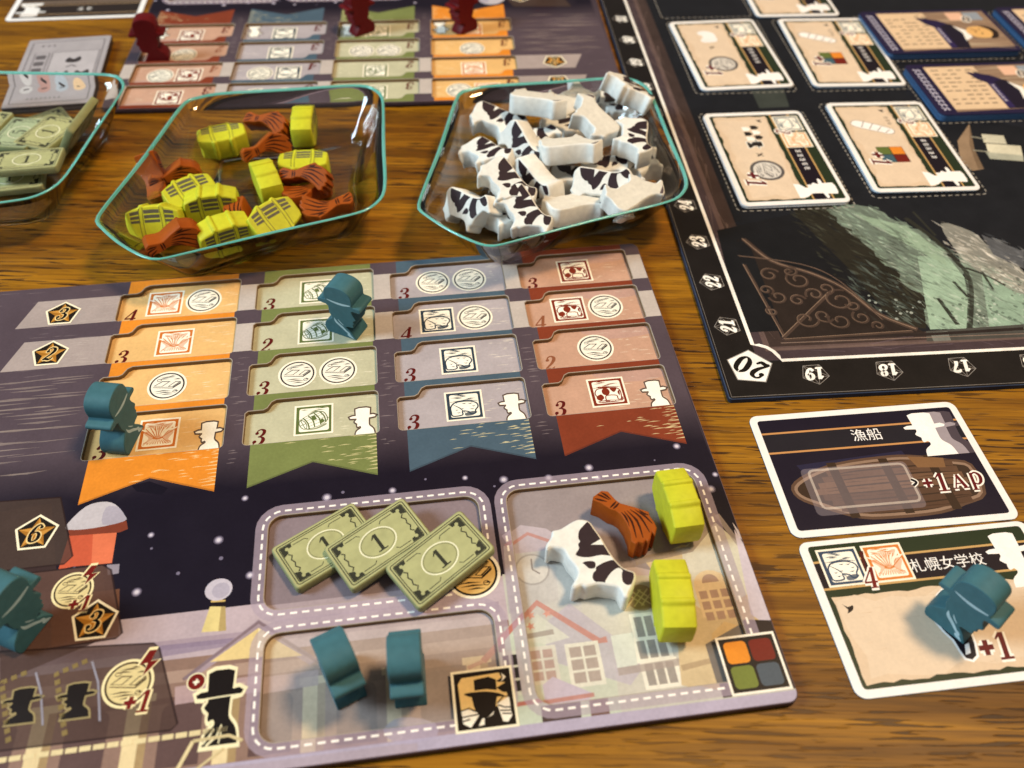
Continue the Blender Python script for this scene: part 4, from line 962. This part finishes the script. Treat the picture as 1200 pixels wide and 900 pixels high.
for k, (u, v, lb) in enumerate(((21.4, 30.2, 'navy-edged stack of portrait cards, its top card edge touching nothing, behind another stack'), (21.75, 23.0, 'navy-edged stack of portrait cards between the painted ship and a matching stack'), (31.0, 30.4, 'navy-edged stack of portrait cards in the far corner, mostly out of view'))):
    x, y = place_mb(u, v)
    card('portrait_card_stack', portrait(31 + k), lb, x, y, ZM + .004, 5.25, .42, 'card stack', PG, edge='#262f4c', stack_edge='#4a6c94', n=6)
# card at the far left and the pale tile corner
a = Art().add(rect(-5, -4, 5, 4), WHITE).add(rrect(-4.05, -2.55, 4.05, 2.6, .12, 2), '#2a2220')
for y, c in ((1.6, '#5c4c42'), (.6, '#433730'), (-.3, '#6a594c')): a.line([(-4.05, y), (4.05, y)], .5, c)
a.join(hat_man('#e9e5e2'), 1.3, 180, -3.0, -1.35); glyphbars(a, .2, -1.4, 2, .5, '#d9d4d0', random.Random(2)); a.line([(-4, -.75), (4, -.75)], .08, '#a88a68').line([(-4, -2.1), (4, -2.1)], .08, '#a88a68')
card('hat_man_card', a, 'dark white-bordered card lying on the table beside the far player board', -30.1, 58.55, 0, 6.9, .05)

# ------------------------------------------------------------------ grey reference tiles
def tile_stack():
    root = thing('tile_stack', 'stack of thick grey icon tiles in front of the dark far card', 'tile stack', (-27.75, 48.3, 0), (0, 0, 10.5))
    q = rrect(-2.5, -4.15, 2.5, 4.15, .18, 3); rng = random.Random(4)
    for i in range(2):
        a = Art().add(rect(-3, -5, 3, 5), '#a19a9d')
        if i == 1:
            a.line(rrect(-2.15, -3.75, 2.15, 3.75, .15, 3), .06, '#5d575a', 1, True).add(rect(-.75, -1.2, 2.0, 2.3), '#b0a9ac').line(rect(-.75, -1.2, 2.0, 2.3), .06, '#565053', 1, True).line(rect(-1.8, -1.2, -.95, 2.3), .05, '#565053', 1, True)
            for x, y in ((.6, 1.2), (.1, -.5), (1.3, -.5)): a.add(smooth([(x - .45, y - .2), (x - .3, y + .35), (x, y + .1), (x + .35, y + .4), (x + .45, y - .1), (x + .1, y - .35)], 3, True), '#3a3435')
            a.line([(.3, .35), (.6, .55), (.9, .35)], .1, '#2a2526')
            for k in range(4): a.add(rrect(-1.7, -.9 + k * .8, -1.1, -.4 + k * .8, .1, 2), '#5f595c')
            for k, c in enumerate(('#bdb9ba', '#b08a84', '#a5adb8', '#d3b592')): a.add(ell(-1.45 + k * 1.0, -2.3, .36, .40, 14), c).line([(-1.6 + k, -2.3), (-1.3 + k, -2.2)], .12, '#3c3536')
            a.add(rrect(-1.7, -1.75, -.9, -1.35, .1, 2), '#6e3430'); glyphbars(a, -1.5, 3.2, 3, .3, '#4b4548', rng); glyphbars(a, -1.2, -3.3, 8, .22, '#5d575a', rng)
        m = MB().sheet(offset(q, -.03), a, .22).walls([(q, 0.004), (q, .19), (offset(q, -.03), .22)], ['#3b3330', '#5a5254'])
        obj('tile', m.mesh('tile', M_BOARD, 35), root, (rng.uniform(-.06, .06), rng.uniform(-.06, .06), i * .222))
tile_stack()

# ------------------------------------------------------------------ wooden tokens
def token_mesh(name, outline, th, art_top, side, art_bot=None, cham=.06, sharp=38):
    """lies in XY, centred on z"""
    if area2(outline) < 0: outline = outline[::-1]
    o1, o2 = offset(outline, -cham * .35), offset(outline, -cham)
    m = MB().sheet(o2, art_top, th / 2, side).sheet(o2, art_bot, -th / 2, side, flip=True)
    m.walls([(o2, -th / 2), (o1, -th / 2 + cham * .35), (outline, -th / 2 + cham), (outline, th / 2 - cham), (o1, th / 2 - cham * .35), (o2, th / 2)], side)
    return m.mesh(name, M_WOODP, sharp)
def upright(me):
    me.transform(Matrix.Rotation(R(90), 4, 'X')); return me
# hat man piece: printed face looks along -y, nose towards +x
def meeple_outline():
    o = [(-.78, 0), (.62, 0)] + smooth([(.60, .1), (.40, .42), (.20, .62), (.34, .70), (.55, .72), (.60, .84), (.58, .92), (.66, .98), (.62, 1.08), (.66, 1.16), (.76, 1.26), (.64, 1.5), (.60, 1.68)], 2)
    o += smooth([(.66, 1.72), (.98, 1.72), (1.06, 1.82), (.98, 1.93), (.70, 1.95)], 3)
    o += smooth([(.66, 2.0), (.68, 2.3), (.60, 2.58), (.36, 2.76), (0, 2.82), (-.36, 2.76), (-.60, 2.58), (-.68, 2.3), (-.66, 2.0)], 4)
    o += smooth([(-.70, 1.95), (-.98, 1.93), (-1.06, 1.82), (-.98, 1.72), (-.66, 1.70)], 3)
    o += smooth([(-.56, 1.62), (-.56, 1.25), (-.46, 1.0), (-.55, .88), (-.80, .66), (-.92, .34), (-.86, .08)], 3)
    return o
def meeple_art(light, dark):
    a = Art().add(wstroke([(-.55, 2.02, .03), (-.2, 1.96, .10), (.2, 1.96, .12), (.58, 2.03, .05)], 4), light)
    a.add(wstroke([(-.34, 1.0, .02), (-.26, .78, .12), (.0, .56, .12), (.22, .34, .08), (.5, .06, .03)], 4), light).add(wstroke([(-.16, .98, .02), (-.06, .84, .05), (.08, .70, .02)], 3), light).add(wstroke([(.12, .46, .02), (.30, .30, .12), (.26, .18, .10), (.46, .06, .03)], 3), light)
    return a
mo_ = meeple_outline()
TEAL = upright(token_mesh('hat_man_piece', mo_, 1.0, meeple_art('#a9c6d0', 0), '#3f6872', meeple_art('#a9c6d0', 0), .03, 26))
REDM = upright(token_mesh('hat_man_piece', mo_, 1.0, meeple_art('#4a0d10', 0), '#5e1015', None, .06, 32))
TG, RG = 'teal top-hatted pieces', 'dark red top-hatted pieces'
def piece(me, x, y, z, yaw, lb, g): return tag(obj('hat_man_piece', me, None, (x, y, z), (0, 0, yaw)), lb, 'game piece', g)
piece(TEAL, -7.2, 26.87, ZF + .012, -23, 'teal top-hatted piece standing in the green column', TG)
piece(TEAL, -15.15, 20.6, ZF + .012, 85, 'teal top-hatted piece standing in the orange column', TG)
piece(TEAL, -3.03, 10.84, ZF + .012, -82, 'teal top-hatted piece turned edge-on, next to the hat man emblem', TG)
piece(TEAL, -5.1, 10.85, ZF + .012, -60, 'teal top-hatted piece between a matching piece and the printed gable', TG)
piece(TEAL, 15.15, 13.5, .06, -48, 'teal top-hatted piece standing on the tan and green card', TG)
piece(TEAL, -15.75, 12.55, ZT + .01, 70, 'teal top-hatted piece beside the printed red chimney and star badges', TG)
piece(REDM, -22.55, 50.2, ZF + .012, 188, 'dark red top-hatted piece in the red column next to the grey tiles', RG)
piece(REDM, -10.4, 54.4, ZF + .012, 220, 'dark red top-hatted piece in the green column', RG)
piece(REDM, -3.7, 54.9, ZF + .012, 222, 'dark red top-hatted piece in the orange column', RG)
piece(REDM, 1.6, 60.2, ZT + .01, 200, 'dark red top-hatted piece beyond the orange column, mostly cut off', RG)

# barrel
def barrel_outline():
    top = []
    for x in np.linspace(-1.22, 1.22, 61):
        h = .84 - .30 * (x / 1.22) ** 2
        for c in (-.46, .46): h += .10 * math.exp(-((x - c) / .11) ** 6)
        top.append((x, h))
    return [(x, -h) for x, h in top] + [(1.28, -.3), (1.28, .3)] + [(x, h) for x, h in top[::-1]] + [(-1.28, .3), (-1.28, -.3)]
YEL = '#c3c22e'
def barrel_art():
    a = Art(); g = '#5f5a48'
    for y0, y1 in ((.04, .15), (.20, .33), (.38, .52)):
        for x0, x1 in ((-1.0, -.56), (-.36, .36), (.56, 1.0)):
            f = lambda x, y: (x, y * (1.28 - .33 * (x / 1.2) ** 2))
            a.add([f(x0, y0), f((x0 + x1) / 2, y0), f(x1, y0), f(x1, y1), f((x0 + x1) / 2, y1), f(x0, y1)], g)
    for x in (-.46, .46):
        for s in (-1, 1): a.line(smooth([(x + s * .085, -.80), (x + s * .085 + (.05 if x > 0 else -.05), 0), (x + s * .085, .80)], 4), .035, '#6d6a2c')
    return a
BAR = token_mesh('barrel_token', barrel_outline(), 1.12, barrel_art(), YEL, None, .07)
# wheat sheaf
SHEAF = [(1.52, 0.21), (1.62, 0.07), (1.61, -0.34), (1.43, -0.50), (1.00, -0.45), (0.78, -0.47), (0.33, -0.74), (-0.14, -0.98), (-0.25, -0.89), (-0.56, -0.81), (-0.78, -0.70), (-0.95, -0.43), (-0.80, -0.43), (-0.95, -0.19), (-0.97, -0.04), (-0.88, -0.03), (-0.90, 0.14), (-0.76, 0.21), (-0.76, 0.37), (-0.58, 0.40), (-0.29, 0.16), (0.06, -0.02), (0.44, -0.12), (0.69, -0.08), (0.87, 0.02), (1.24, 0.08)]
SHEAF_LINES = [[(1.52, 0.11), (1.36, 0.01), (1.13, -0.14)], [(1.60, -0.07), (1.44, -0.16), (1.14, -0.25)], [(1.55, -0.25), (1.38, -0.30), (1.10, -0.31)], [(0.87, -0.01), (0.89, -0.22), (0.92, -0.39)], [(0.77, -0.04), (0.78, -0.25), (0.81, -0.43)], [(0.48, -0.20), (0.20, -0.16), (-0.24, 0.11)], [(0.44, -0.31), (-0.04, -0.20), (-0.60, 0.16)], [(0.40, -0.41), (-0.17, -0.35), (-0.75, -0.02)], [(0.36, -0.52), (-0.10, -0.57), (-0.75, -0.36)], [(0.16, -0.41), (-0.10, -0.38), (-0.28, -0.30)], [(0.25, -0.65), (-0.15, -0.72), (-0.57, -0.70)], [(0.15, -0.76), (-0.05, -0.77), (-0.22, -0.85)]]
def sheaf_outline(): return SHEAF
def sheaf_art():
    a = Art()
    for q in SHEAF_LINES: a.add(wstroke([(p[0], p[1], w) for p, w in zip(q, (.02, .085, .03))], 3), '#3a1606')
    return a
SHF = token_mesh('wheat_token', sheaf_outline(), 1.0, sheaf_art(), '#9a4a12', None, .05, 30)
# cow
COW = [(-1.96, -0.30), (-1.83, -0.01), (-1.76, 0.53), (-1.64, 0.78), (-1.37, 0.95), (-1.01, 0.88), (-0.62, 0.79), (-0.27, 0.67), (0.20, 0.54), (0.64, 0.50), (0.86, 0.57), (1.06, 0.66), (1.25, 0.52), (1.38, 0.25), (1.48, -0.04), (1.55, -0.20), (1.45, -0.31), (1.29, -0.25), (1.07, -0.20), (0.77, -0.42), (0.62, -0.54), (0.51, -0.68), (0.37, -0.95), (0.23, -1.04), (0.19, -1.18), (0.14, -1.30), (0.02, -1.33), (-0.07, -1.09), (-0.20, -0.82), (-0.46, -0.70), (-0.81, -0.66), (-1.14, -0.56), (-1.38, -0.69), (-1.49, -0.81), (-1.50, -0.95), (-1.60, -0.97), (-1.72, -0.81), (-1.81, -0.51)]
def cow_art():
    d = '#33262a'; a = Art()
    a.add(smooth([(-1.37, 1.01), (-1.37, 0.63), (-1.31, 0.36), (-1.13, 0.15), (-1.00, 0.11), (-0.96, -0.03), (-0.82, -0.13), (-0.74, -0.37), (-0.56, -0.31), (-0.35, -0.10), (-0.13, 0.28), (0.16, 0.59), (-0.38, 0.69), (-1.02, 0.95)], 3, True), d).add([(-0.66, 0.29), (-0.59, 0.73), (-0.29, 0.69), (-0.41, 0.57)], '#e4e1da')
    a.add(smooth([(0.29, 0.45), (0.58, 0.51), (0.84, 0.59), (1.07, 0.71), (1.24, 0.58), (1.32, 0.32), (1.24, 0.10), (1.04, 0.08), (0.83, 0.26), (0.75, 0.38), (0.59, 0.34), (0.55, 0.05), (0.63, -0.31), (0.71, -0.44), (0.56, -0.50), (0.44, -0.61), (0.27, -0.58), (0.16, -0.42), (0.15, -0.29), (0.07, -0.20), (0.10, 0.04), (0.17, 0.26)], 3, True), d).add(smooth([(-0.33, -0.48), (-0.34, -0.35), (-0.19, -0.14), (-0.06, -0.10), (0.06, -0.25), (-0.03, -0.40), (-0.18, -0.42), (-0.32, -0.43)], 3, True), d)
    return a
COWP = token_mesh('cow_token', smooth(COW, 3, True), 1.0, cow_art(), '#e4e1da', Art().add(rect(-5, -5, 5, 5), '#d6d0c4').add(COW[10:15], '#5a4c4e').add(COW[23:27], '#5a4c4e').add(COW[33:36], '#5a4c4e'), .08)
# banknote block
def bill_art(n, tone='#a9a878'):
    a = Art().add(rect(-3, -2, 3, 2), tone); d = '#35352a'
    a.line(rrect(-1.52, -.87, 1.52, .87, .08, 2), .035, d, 1, True).line(rrect(-1.44, -.79, 1.44, .79, .06, 2), .03, d, 1, True)
    for sx in (-1, 1):
        for sy in (-1, 1):
            c = [(sx * 1.42, sy * .77), (sx * .98, sy * .77), (sx * 1.02, sy * .62), (sx * 1.2, sy * .60), (sx * 1.22, sy * .44), (sx * 1.42, sy * .36)]
            a.add(c, d).add(ell(sx * 1.2, sy * .62, .07, n=8), tone)
        a.line([(sx * 1.26, -.4), (sx * 1.16, -.3), (sx * 1.26, -.15), (sx * 1.2, 0), (sx * 1.26, .15), (sx * 1.16, .3), (sx * 1.26, .4)], .05, d)
    for sy in (-1, 1): a.line([(-.95, sy * .66), (-.5, sy * .66), (-.4, sy * .56)], .03, d).line([(.95, sy * .66), (.5, sy * .66), (.4, sy * .56)], .03, d)
    a.add(ell(0, 0, .70, .56, 28), '#e6e2c4').add(ell(0, 0, .655, .515, 28), tone).line(ell(0, 0, .62, .48, 28), .02, d, .7, True)
    a.many(num(n, .74, 0, 0, shear=.0), d)
    return a
bo = rrect(-1.66, -1.0, 1.66, 1.0, .16, 4)
BILL1 = token_mesh('banknote_block', bo, .40, bill_art('1'), '#8f9066', bill_art('1'), .05)
BILL5 = token_mesh('banknote_block', bo, .40, bill_art('5', '#9fab88'), '#8a936c', bill_art('5', '#9fab88'), .05)

def put(name, me, xyz, rot, lb, cat, g): return tag(obj(name, me, None, xyz, rot), lb, cat, g)
BG, WG, CG, KG = 'banknote blocks', 'wheat sheaf tokens', 'cow tokens', 'barrel tokens'
# on the player board
x, y, r = (-6.44, 15.75, 38)
put('banknote_block', BILL1, (x, y, ZF + .215), (0, 0, r), 'green one banknote block lying flat in a board pocket, first of three', 'banknote', BG)
x, y, r = (-4.55, 15.68, 38)
put('banknote_block', BILL1, (x, y, ZF + .56), (2, -5, r), 'green one banknote block leaning on another, middle of three in a board pocket', 'banknote', BG)
x, y, r = (-2.33, 15.02, 41)
put('banknote_block', BILL1, (x, y, ZF + .72), (3, -7, r), 'green one banknote block resting over the printed gold banknote emblem', 'banknote', BG)
x, y, r = (3.07, 14.89, -47)
put('cow_token', COWP, (x, y, ZF + .52), (0, 0, r), 'black and white cow token lying on the player board', 'cow token', CG)
x, y, r = (4.15, 16.43, 132)
put('wheat_token', SHF, (x, y, ZF + .52), (0, 0, r), 'brown wheat sheaf token beside the cow on the player board', 'wheat token', WG)
put('barrel_token', BAR, (6.05, 17.35, ZF + .88), (90, 0, 100), 'yellow barrel token on edge beside the wheat sheaf on the player board', 'barrel token', KG)
put('barrel_token', BAR, (5.45, 13.6, ZF + .88), (90, 0, 92), 'yellow barrel token on edge beside the printed arched window', 'barrel token', KG)

# ------------------------------------------------------------------ glass dishes
rim2 = [(-19.11, 31.21), (-18.75, 30.48), (-17.58, 29.35), (-16.30, 28.47), (-15.56, 28.20), (-14.86, 28.44), (-11.11, 30.08), (-7.25, 31.74), (-6.40, 32.48), (-6.05, 33.79), (-6.53, 37.67), (-7.08, 41.81), (-7.48, 42.72), (-8.54, 43.39), (-12.36, 42.86), (-16.11, 42.26), (-17.22, 41.74), (-17.84, 41.02), (-18.51, 35.68)]
def resample(P, n):
    P = np.array(smooth(P, 8, True)); d = np.r_[0, np.cumsum(np.hypot(*(np.roll(P, -1, 0) - P).T))]
    Q = np.vstack([P, P[:1]]); t = np.linspace(0, d[-1], n, endpoint=False)
    return np.stack([np.interp(t, d, Q[:, 0]), np.interp(t, d, Q[:, 1])], 1)
rim = resample(rim2, 120); rc = rim.mean(0); rim = rim - rc
for it in range(1): rim = (np.roll(rim, 1, 0) + 2 * rim + np.roll(rim, -1, 0)) / 4
def dish_mesh():
    rl = np.hypot(rim[:, 0], rim[:, 1]); ang = np.arctan2(rim[:, 1], rim[:, 0])
    def ring(inset, mixc=0):
        s = np.maximum(.02, 1 - inset / rl)
        q = rim * s[:, None]
        if mixc:
            rr = np.hypot(q[:, 0], q[:, 1]).mean(); q = q * (1 - mixc) + mixc * rr * np.stack([np.cos(ang), np.sin(ang)], 1)
        return [tuple(p) for p in q]
    rings = []
    # outside, from the middle of the base outwards and up
    for ins, z, mc in ((6.6, .12, 1), (5.2, .12, 1), (4.8, .05, 1), (4.4, .05, 1), (4.0, .10, .8), (3.0, .10, .3), (2.7, .02, 0), (2.4, .0, 0), (2.15, .05, 0), (1.9, .25, 0), (1.55, .75, 0), (1.05, 1.45, 0), (.52, 2.15, 0), (.24, 2.50, 0), (.15, 2.605, 0), (.28, 2.605, 0), (.70, 2.15, 0), (1.24, 1.45, 0), (1.74, .80, 0), (2.05, .42, 0), (2.3, .30, 0), (2.7, .26, 0), (3.6, .26, .4), (4.6, .26, 1), (5.0, .30, 1), (5.4, .26, 1), (6.6, .26, 1)):
        rings.append((ring(ins, mc), z))
    m = MB().walls(rings, '#ffffff', flip=False)
    n = len(rim)
    for base, fl in ((0, True), ((len(rings) - 1) * n, False)):
        c = len(m.v); m.v.append((0, 0, rings[0][1] if fl else rings[-1][1]))
        for i in range(n):
            q = (base + i, base + (i + 1) % n, c); m.f.append(q[::-1] if fl else q); m.c.append([np.ones(3)] * 3)
    return m.mesh('glass_dish', M_GLASS, 70)
DISH = dish_mesh()
def rim_mesh():
    rl = np.hypot(rim[:, 0], rim[:, 1])
    rg = [([tuple(p) for p in rim * (1 - i / rl)[:, None]], z) for i, z in ((.28, 2.61), (.15, 2.61), (.11, 2.635), (.095, 2.66), (.11, 2.69), (.15, 2.71), (.21, 2.70), (.255, 2.665), (.28, 2.61))]
    return MB().walls(rg, '#ffffff').mesh('rim', M_RIM, 50)
def make_rim():
    m, nt, N, Lk, P = mat_nodes('ground_green_glass')
    P.inputs['Base Color'].default_value = (.10, .62, .52, 1); P.inputs['Roughness'].default_value = .14; P.inputs['IOR'].default_value = 1.45
    P.inputs['Transmission Weight'].default_value = .62
    tc = N.new('ShaderNodeTexCoord'); nz = N.new('ShaderNodeTexNoise'); nz.inputs['Scale'].default_value = 30
    Lk.new(tc.outputs['Object'], nz.inputs['Vector'])
    cr = N.new('ShaderNodeValToRGB'); cr.color_ramp.elements[0].color = (.13, .66, .58, 1); cr.color_ramp.elements[1].color = (.42, .92, .84, 1)
    Lk.new(nz.outputs['Fac'], cr.inputs['Fac']); Lk.new(cr.outputs['Color'], P.inputs['Base Color'])
    return m
M_RIM = make_rim()
RIM = rim_mesh()
GG = 'green-edged glass dishes'
def with_rim(o):
    obj('rim', RIM, o); return o
d2 = with_rim(tag(obj('glass_dish', DISH, None, (rc[0], rc[1], .012)), 'clear glass dish holding yellow barrels and brown wheat sheaves', 'dish', GG))
d3 = with_rim(tag(obj('glass_dish', DISH, None, (rc[0] + 14.45, rc[1] + 1.35, .012)), 'clear glass dish heaped with black and white cow tokens', 'dish', GG))
d1 = with_rim(tag(obj('glass_dish', DISH, None, (-27.6, 37.35, .012), (0, 0, -9)), 'clear glass dish of green banknote blocks, in front of the grey tiles', 'dish', GG))
FL = .29
# dish of barrels and wheat
for lb, (x, y, r), z, rx, ry in (
  ('yellow barrel token lying flat and apart, by the far red column end of the dish', (-15.86, 40.33, 22), FL + .58, 0, 0),
  ('yellow barrel token lying flat between an upright barrel and two overlapping wheat sheaves', (-11.05, 38.02, 6), FL + .58, 0, 0),
  ('yellow barrel token on edge, plain ribbed side up, leaning against the rearmost wheat sheaf', (-11.62, 41.46, 95), FL + .9, 90, 0),
  ('yellow barrel token on edge in the middle of the dish, its ribbed side up', (-12.58, 36.23, 116), FL + .9, 90, 0),
  ('yellow barrel token tilted over the wheat sheaves at the dish end by the banknotes', (-16.11, 34.96, 41), FL + .85, 24, 0),
  ('yellow barrel token with striped face tipped up, in the blunt corner of the dish', (-17.20, 32.84, 8), FL + .88, 58, 0),
  ('yellow barrel token standing on its long side behind another barrel and a wheat end', (-14.83, 34.22, 14), FL + .92, 84, 0),
  ('yellow barrel token on its long side against the dish wall beside a pale wheat end', (-13.71, 31.98, 31), FL + .95, 96, 0),
  ('yellow barrel token with striped face tilted up, against the dish wall facing the player board', (-11.66, 33.01, 50), FL + .95, 38, 0)):
    put('barrel_token', BAR, (x, y, z), (rx, ry, r), lb, 'barrel token', KG)
for lb, (x, y, r), z, rx, ry in (
  ('brown wheat sheaf token rearmost in the dish, behind a second sheaf', (-13.25, 40.87, 155), FL + .95, -30, 0),
  ('brown wheat sheaf token between the rearmost sheaf and a flat barrel', (-12.77, 38.81, -153), FL + 1.0, -62, 0),
  ('brown wheat sheaf token standing on end by the dish wall nearest the banknotes', (-17.93, 35.44, 117), FL + 1.2, 70, -40),
  ('brown wheat sheaf token lying on its side behind the tilted barrel', (-16.83, 36.26, -162), FL + .95, -78, 0),
  ('brown wheat sheaf token wedged between three barrels in the dish centre', (-13.08, 33.66, -55), FL + .85, 14, 0),
  ('brown wheat sheaf token half covered by another sheaf beside the flat barrel', (-10.24, 35.98, 168), FL + 1.05, -40, 0),
  ('brown wheat sheaf token topmost of the pair beside the flat barrel', (-9.61, 34.37, 18), FL + .95, 25, 0),
  ('brown wheat sheaf token with its pale cut end against the dish wall', (-15.53, 31.27, -152), FL + 1.1, -84, 0),
  ('brown wheat sheaf token resting under the topmost sheaf beside the flat barrel', (-10.89, 35.80, 37), FL + .55, 0, 0)):
    put('wheat_token', SHF, (x, y, z), (rx, ry, r), lb, 'wheat token', WG)
# dish of cows: printed side up
for (x, y, r), z, rx, ry, up_, lb in (
  ((1.25, 41.27, -28), 2.82, -15, -6, 0, 'plain white cow token on top of the heap, nearest the far player board'),
  ((3.84, 39.85, 116), 2.97, 3, -14, 0, 'plain white cow token on top of the heap between two other plain cows'),
  ((6.17, 42.85, -49), 2.62, -24, 4, 1, 'patched cow token high in the heap in the dish corner over the score track'),
  ((-0.79, 41.48, -7), 1.57, 16, 7, 1, 'patched cow token low in the heap beside the plain cow by the far player board'),
  ((0.98, 40.12, 14), 1.37, 7, -3, 1, 'patched cow token partly under the plain cow in the middle of the heap'),
  ((-1.24, 37.56, -40), 1.97, 7, -11, 1, 'patched cow token at the side of the heap facing the dish of barrels'),
  ((2.88, 37.32, -4), 2.67, -15, -5, 0, 'plain white cow token lying across the middle of the heap'),
  ((6.02, 38.04, -82), 2.62, 0, 2, 1, 'patched cow token high in the heap along the score track side'),
  ((-1.97, 34.14, -35), 1.45, 55, -20, 1, 'patched cow token tipped on its side in the blunt corner of the dish'),
  ((-0.18, 34.55, -38), 2.27, 15, 15, 1, 'patched cow token on top of the heap beside the tipped cow'),
  ((1.22, 35.75, -52), 1.80, 84, 0, 1, 'cow token standing on its feet, back edge up, in the heap'),
  ((3.46, 37.20, 10), 1.00, 0, 0, 1, 'patched cow token on the dish floor under the middle plain cow'),
  ((5.04, 37.68, 23), 1.47, 2, -7, 1, 'patched cow token between the middle plain cow and the score track side cow'),
  ((3.05, 34.21, 15), 1.42, -9, 5, 0, 'plain white cow token against the dish wall facing the player board'),
  ((5.86, 34.31, 28), 2.12, 16, 1, 0, 'plain white cow token raised against the dish wall next to the score track'),
  ((3.32, 43.84, 24), 1.50, 30, 0, 0, 'plain white cow token behind the two topmost plain cows'),
  ((0.62, 38.10, -52), 2.15, 62, 10, 1, 'patched cow token tipped up between the middle plain cow and a low patched cow'),
  ((4.50, 35.34, -7), 2.1, 40, -12, 1, 'patched cow token tipped up beside the middle plain cow, towards the player board'),
  ((0.64, 33.17, -43), 1.7, 20, 14, 1, 'patched cow token sloping down to the dish wall beside the topmost patched cow'),
  ((5.61, 43.97, -40), 0.95, 0, 0, 1, 'cow token on the dish floor under the corner cow by the score track'),
  ((-0.38, 33.92, -22), 0.95, 0, 0, 1, 'patched cow token on the dish floor below the topmost patched cow'),
  ((3.01, 41.83, -23), 0.95, 0, 0, 1, 'cow token on the dish floor buried under the plain cows'),
  ((6.52, 38.53, 60), 0.95, 0, 0, 1, 'cow token on the dish floor below the score track side cow')):
    put('cow_token', COWP, (x, y, z), (rx + (0 if up_ else 180), ry, r), lb, 'cow token', CG).scale = (.92, .92, 1)
# dish of banknotes
for me, (x, y, r), z, rx, ry, lb in (
  (BILL5, (-26.73, 40.28, 91), 1.0, 4, 6, 'green five banknote block in the glass dish'),
  (BILL1, (-25.30, 40.49, 78), .95, 4, 4, 'green one banknote block leaning against the five block in the glass dish'),
  (BILL1, (-25.01, 37.29, 10), 1.35, -4, 0, 'green one banknote block lying across the front of the five block'),
  (BILL1, (-26.02, 36.86, 14), .6, 8, 0, 'green one banknote block at the bottom front of the glass dish'),
  (BILL1, (-23.49, 40.46, 86), 1.5, -55, 0, 'green one banknote block standing against the side of the glass dish'),
  (BILL1, (-29.08, 40.86, 83), .9, 0, 0, 'green one banknote block beside the five block, mostly out of view'),
  (BILL1, (-26.42, 41.79, 40), .6, 0, 0, 'green one banknote block hidden under the others in the glass dish')):
    put('banknote_block', me, (x, y, z), (rx, ry, r), lb, 'banknote', BG)
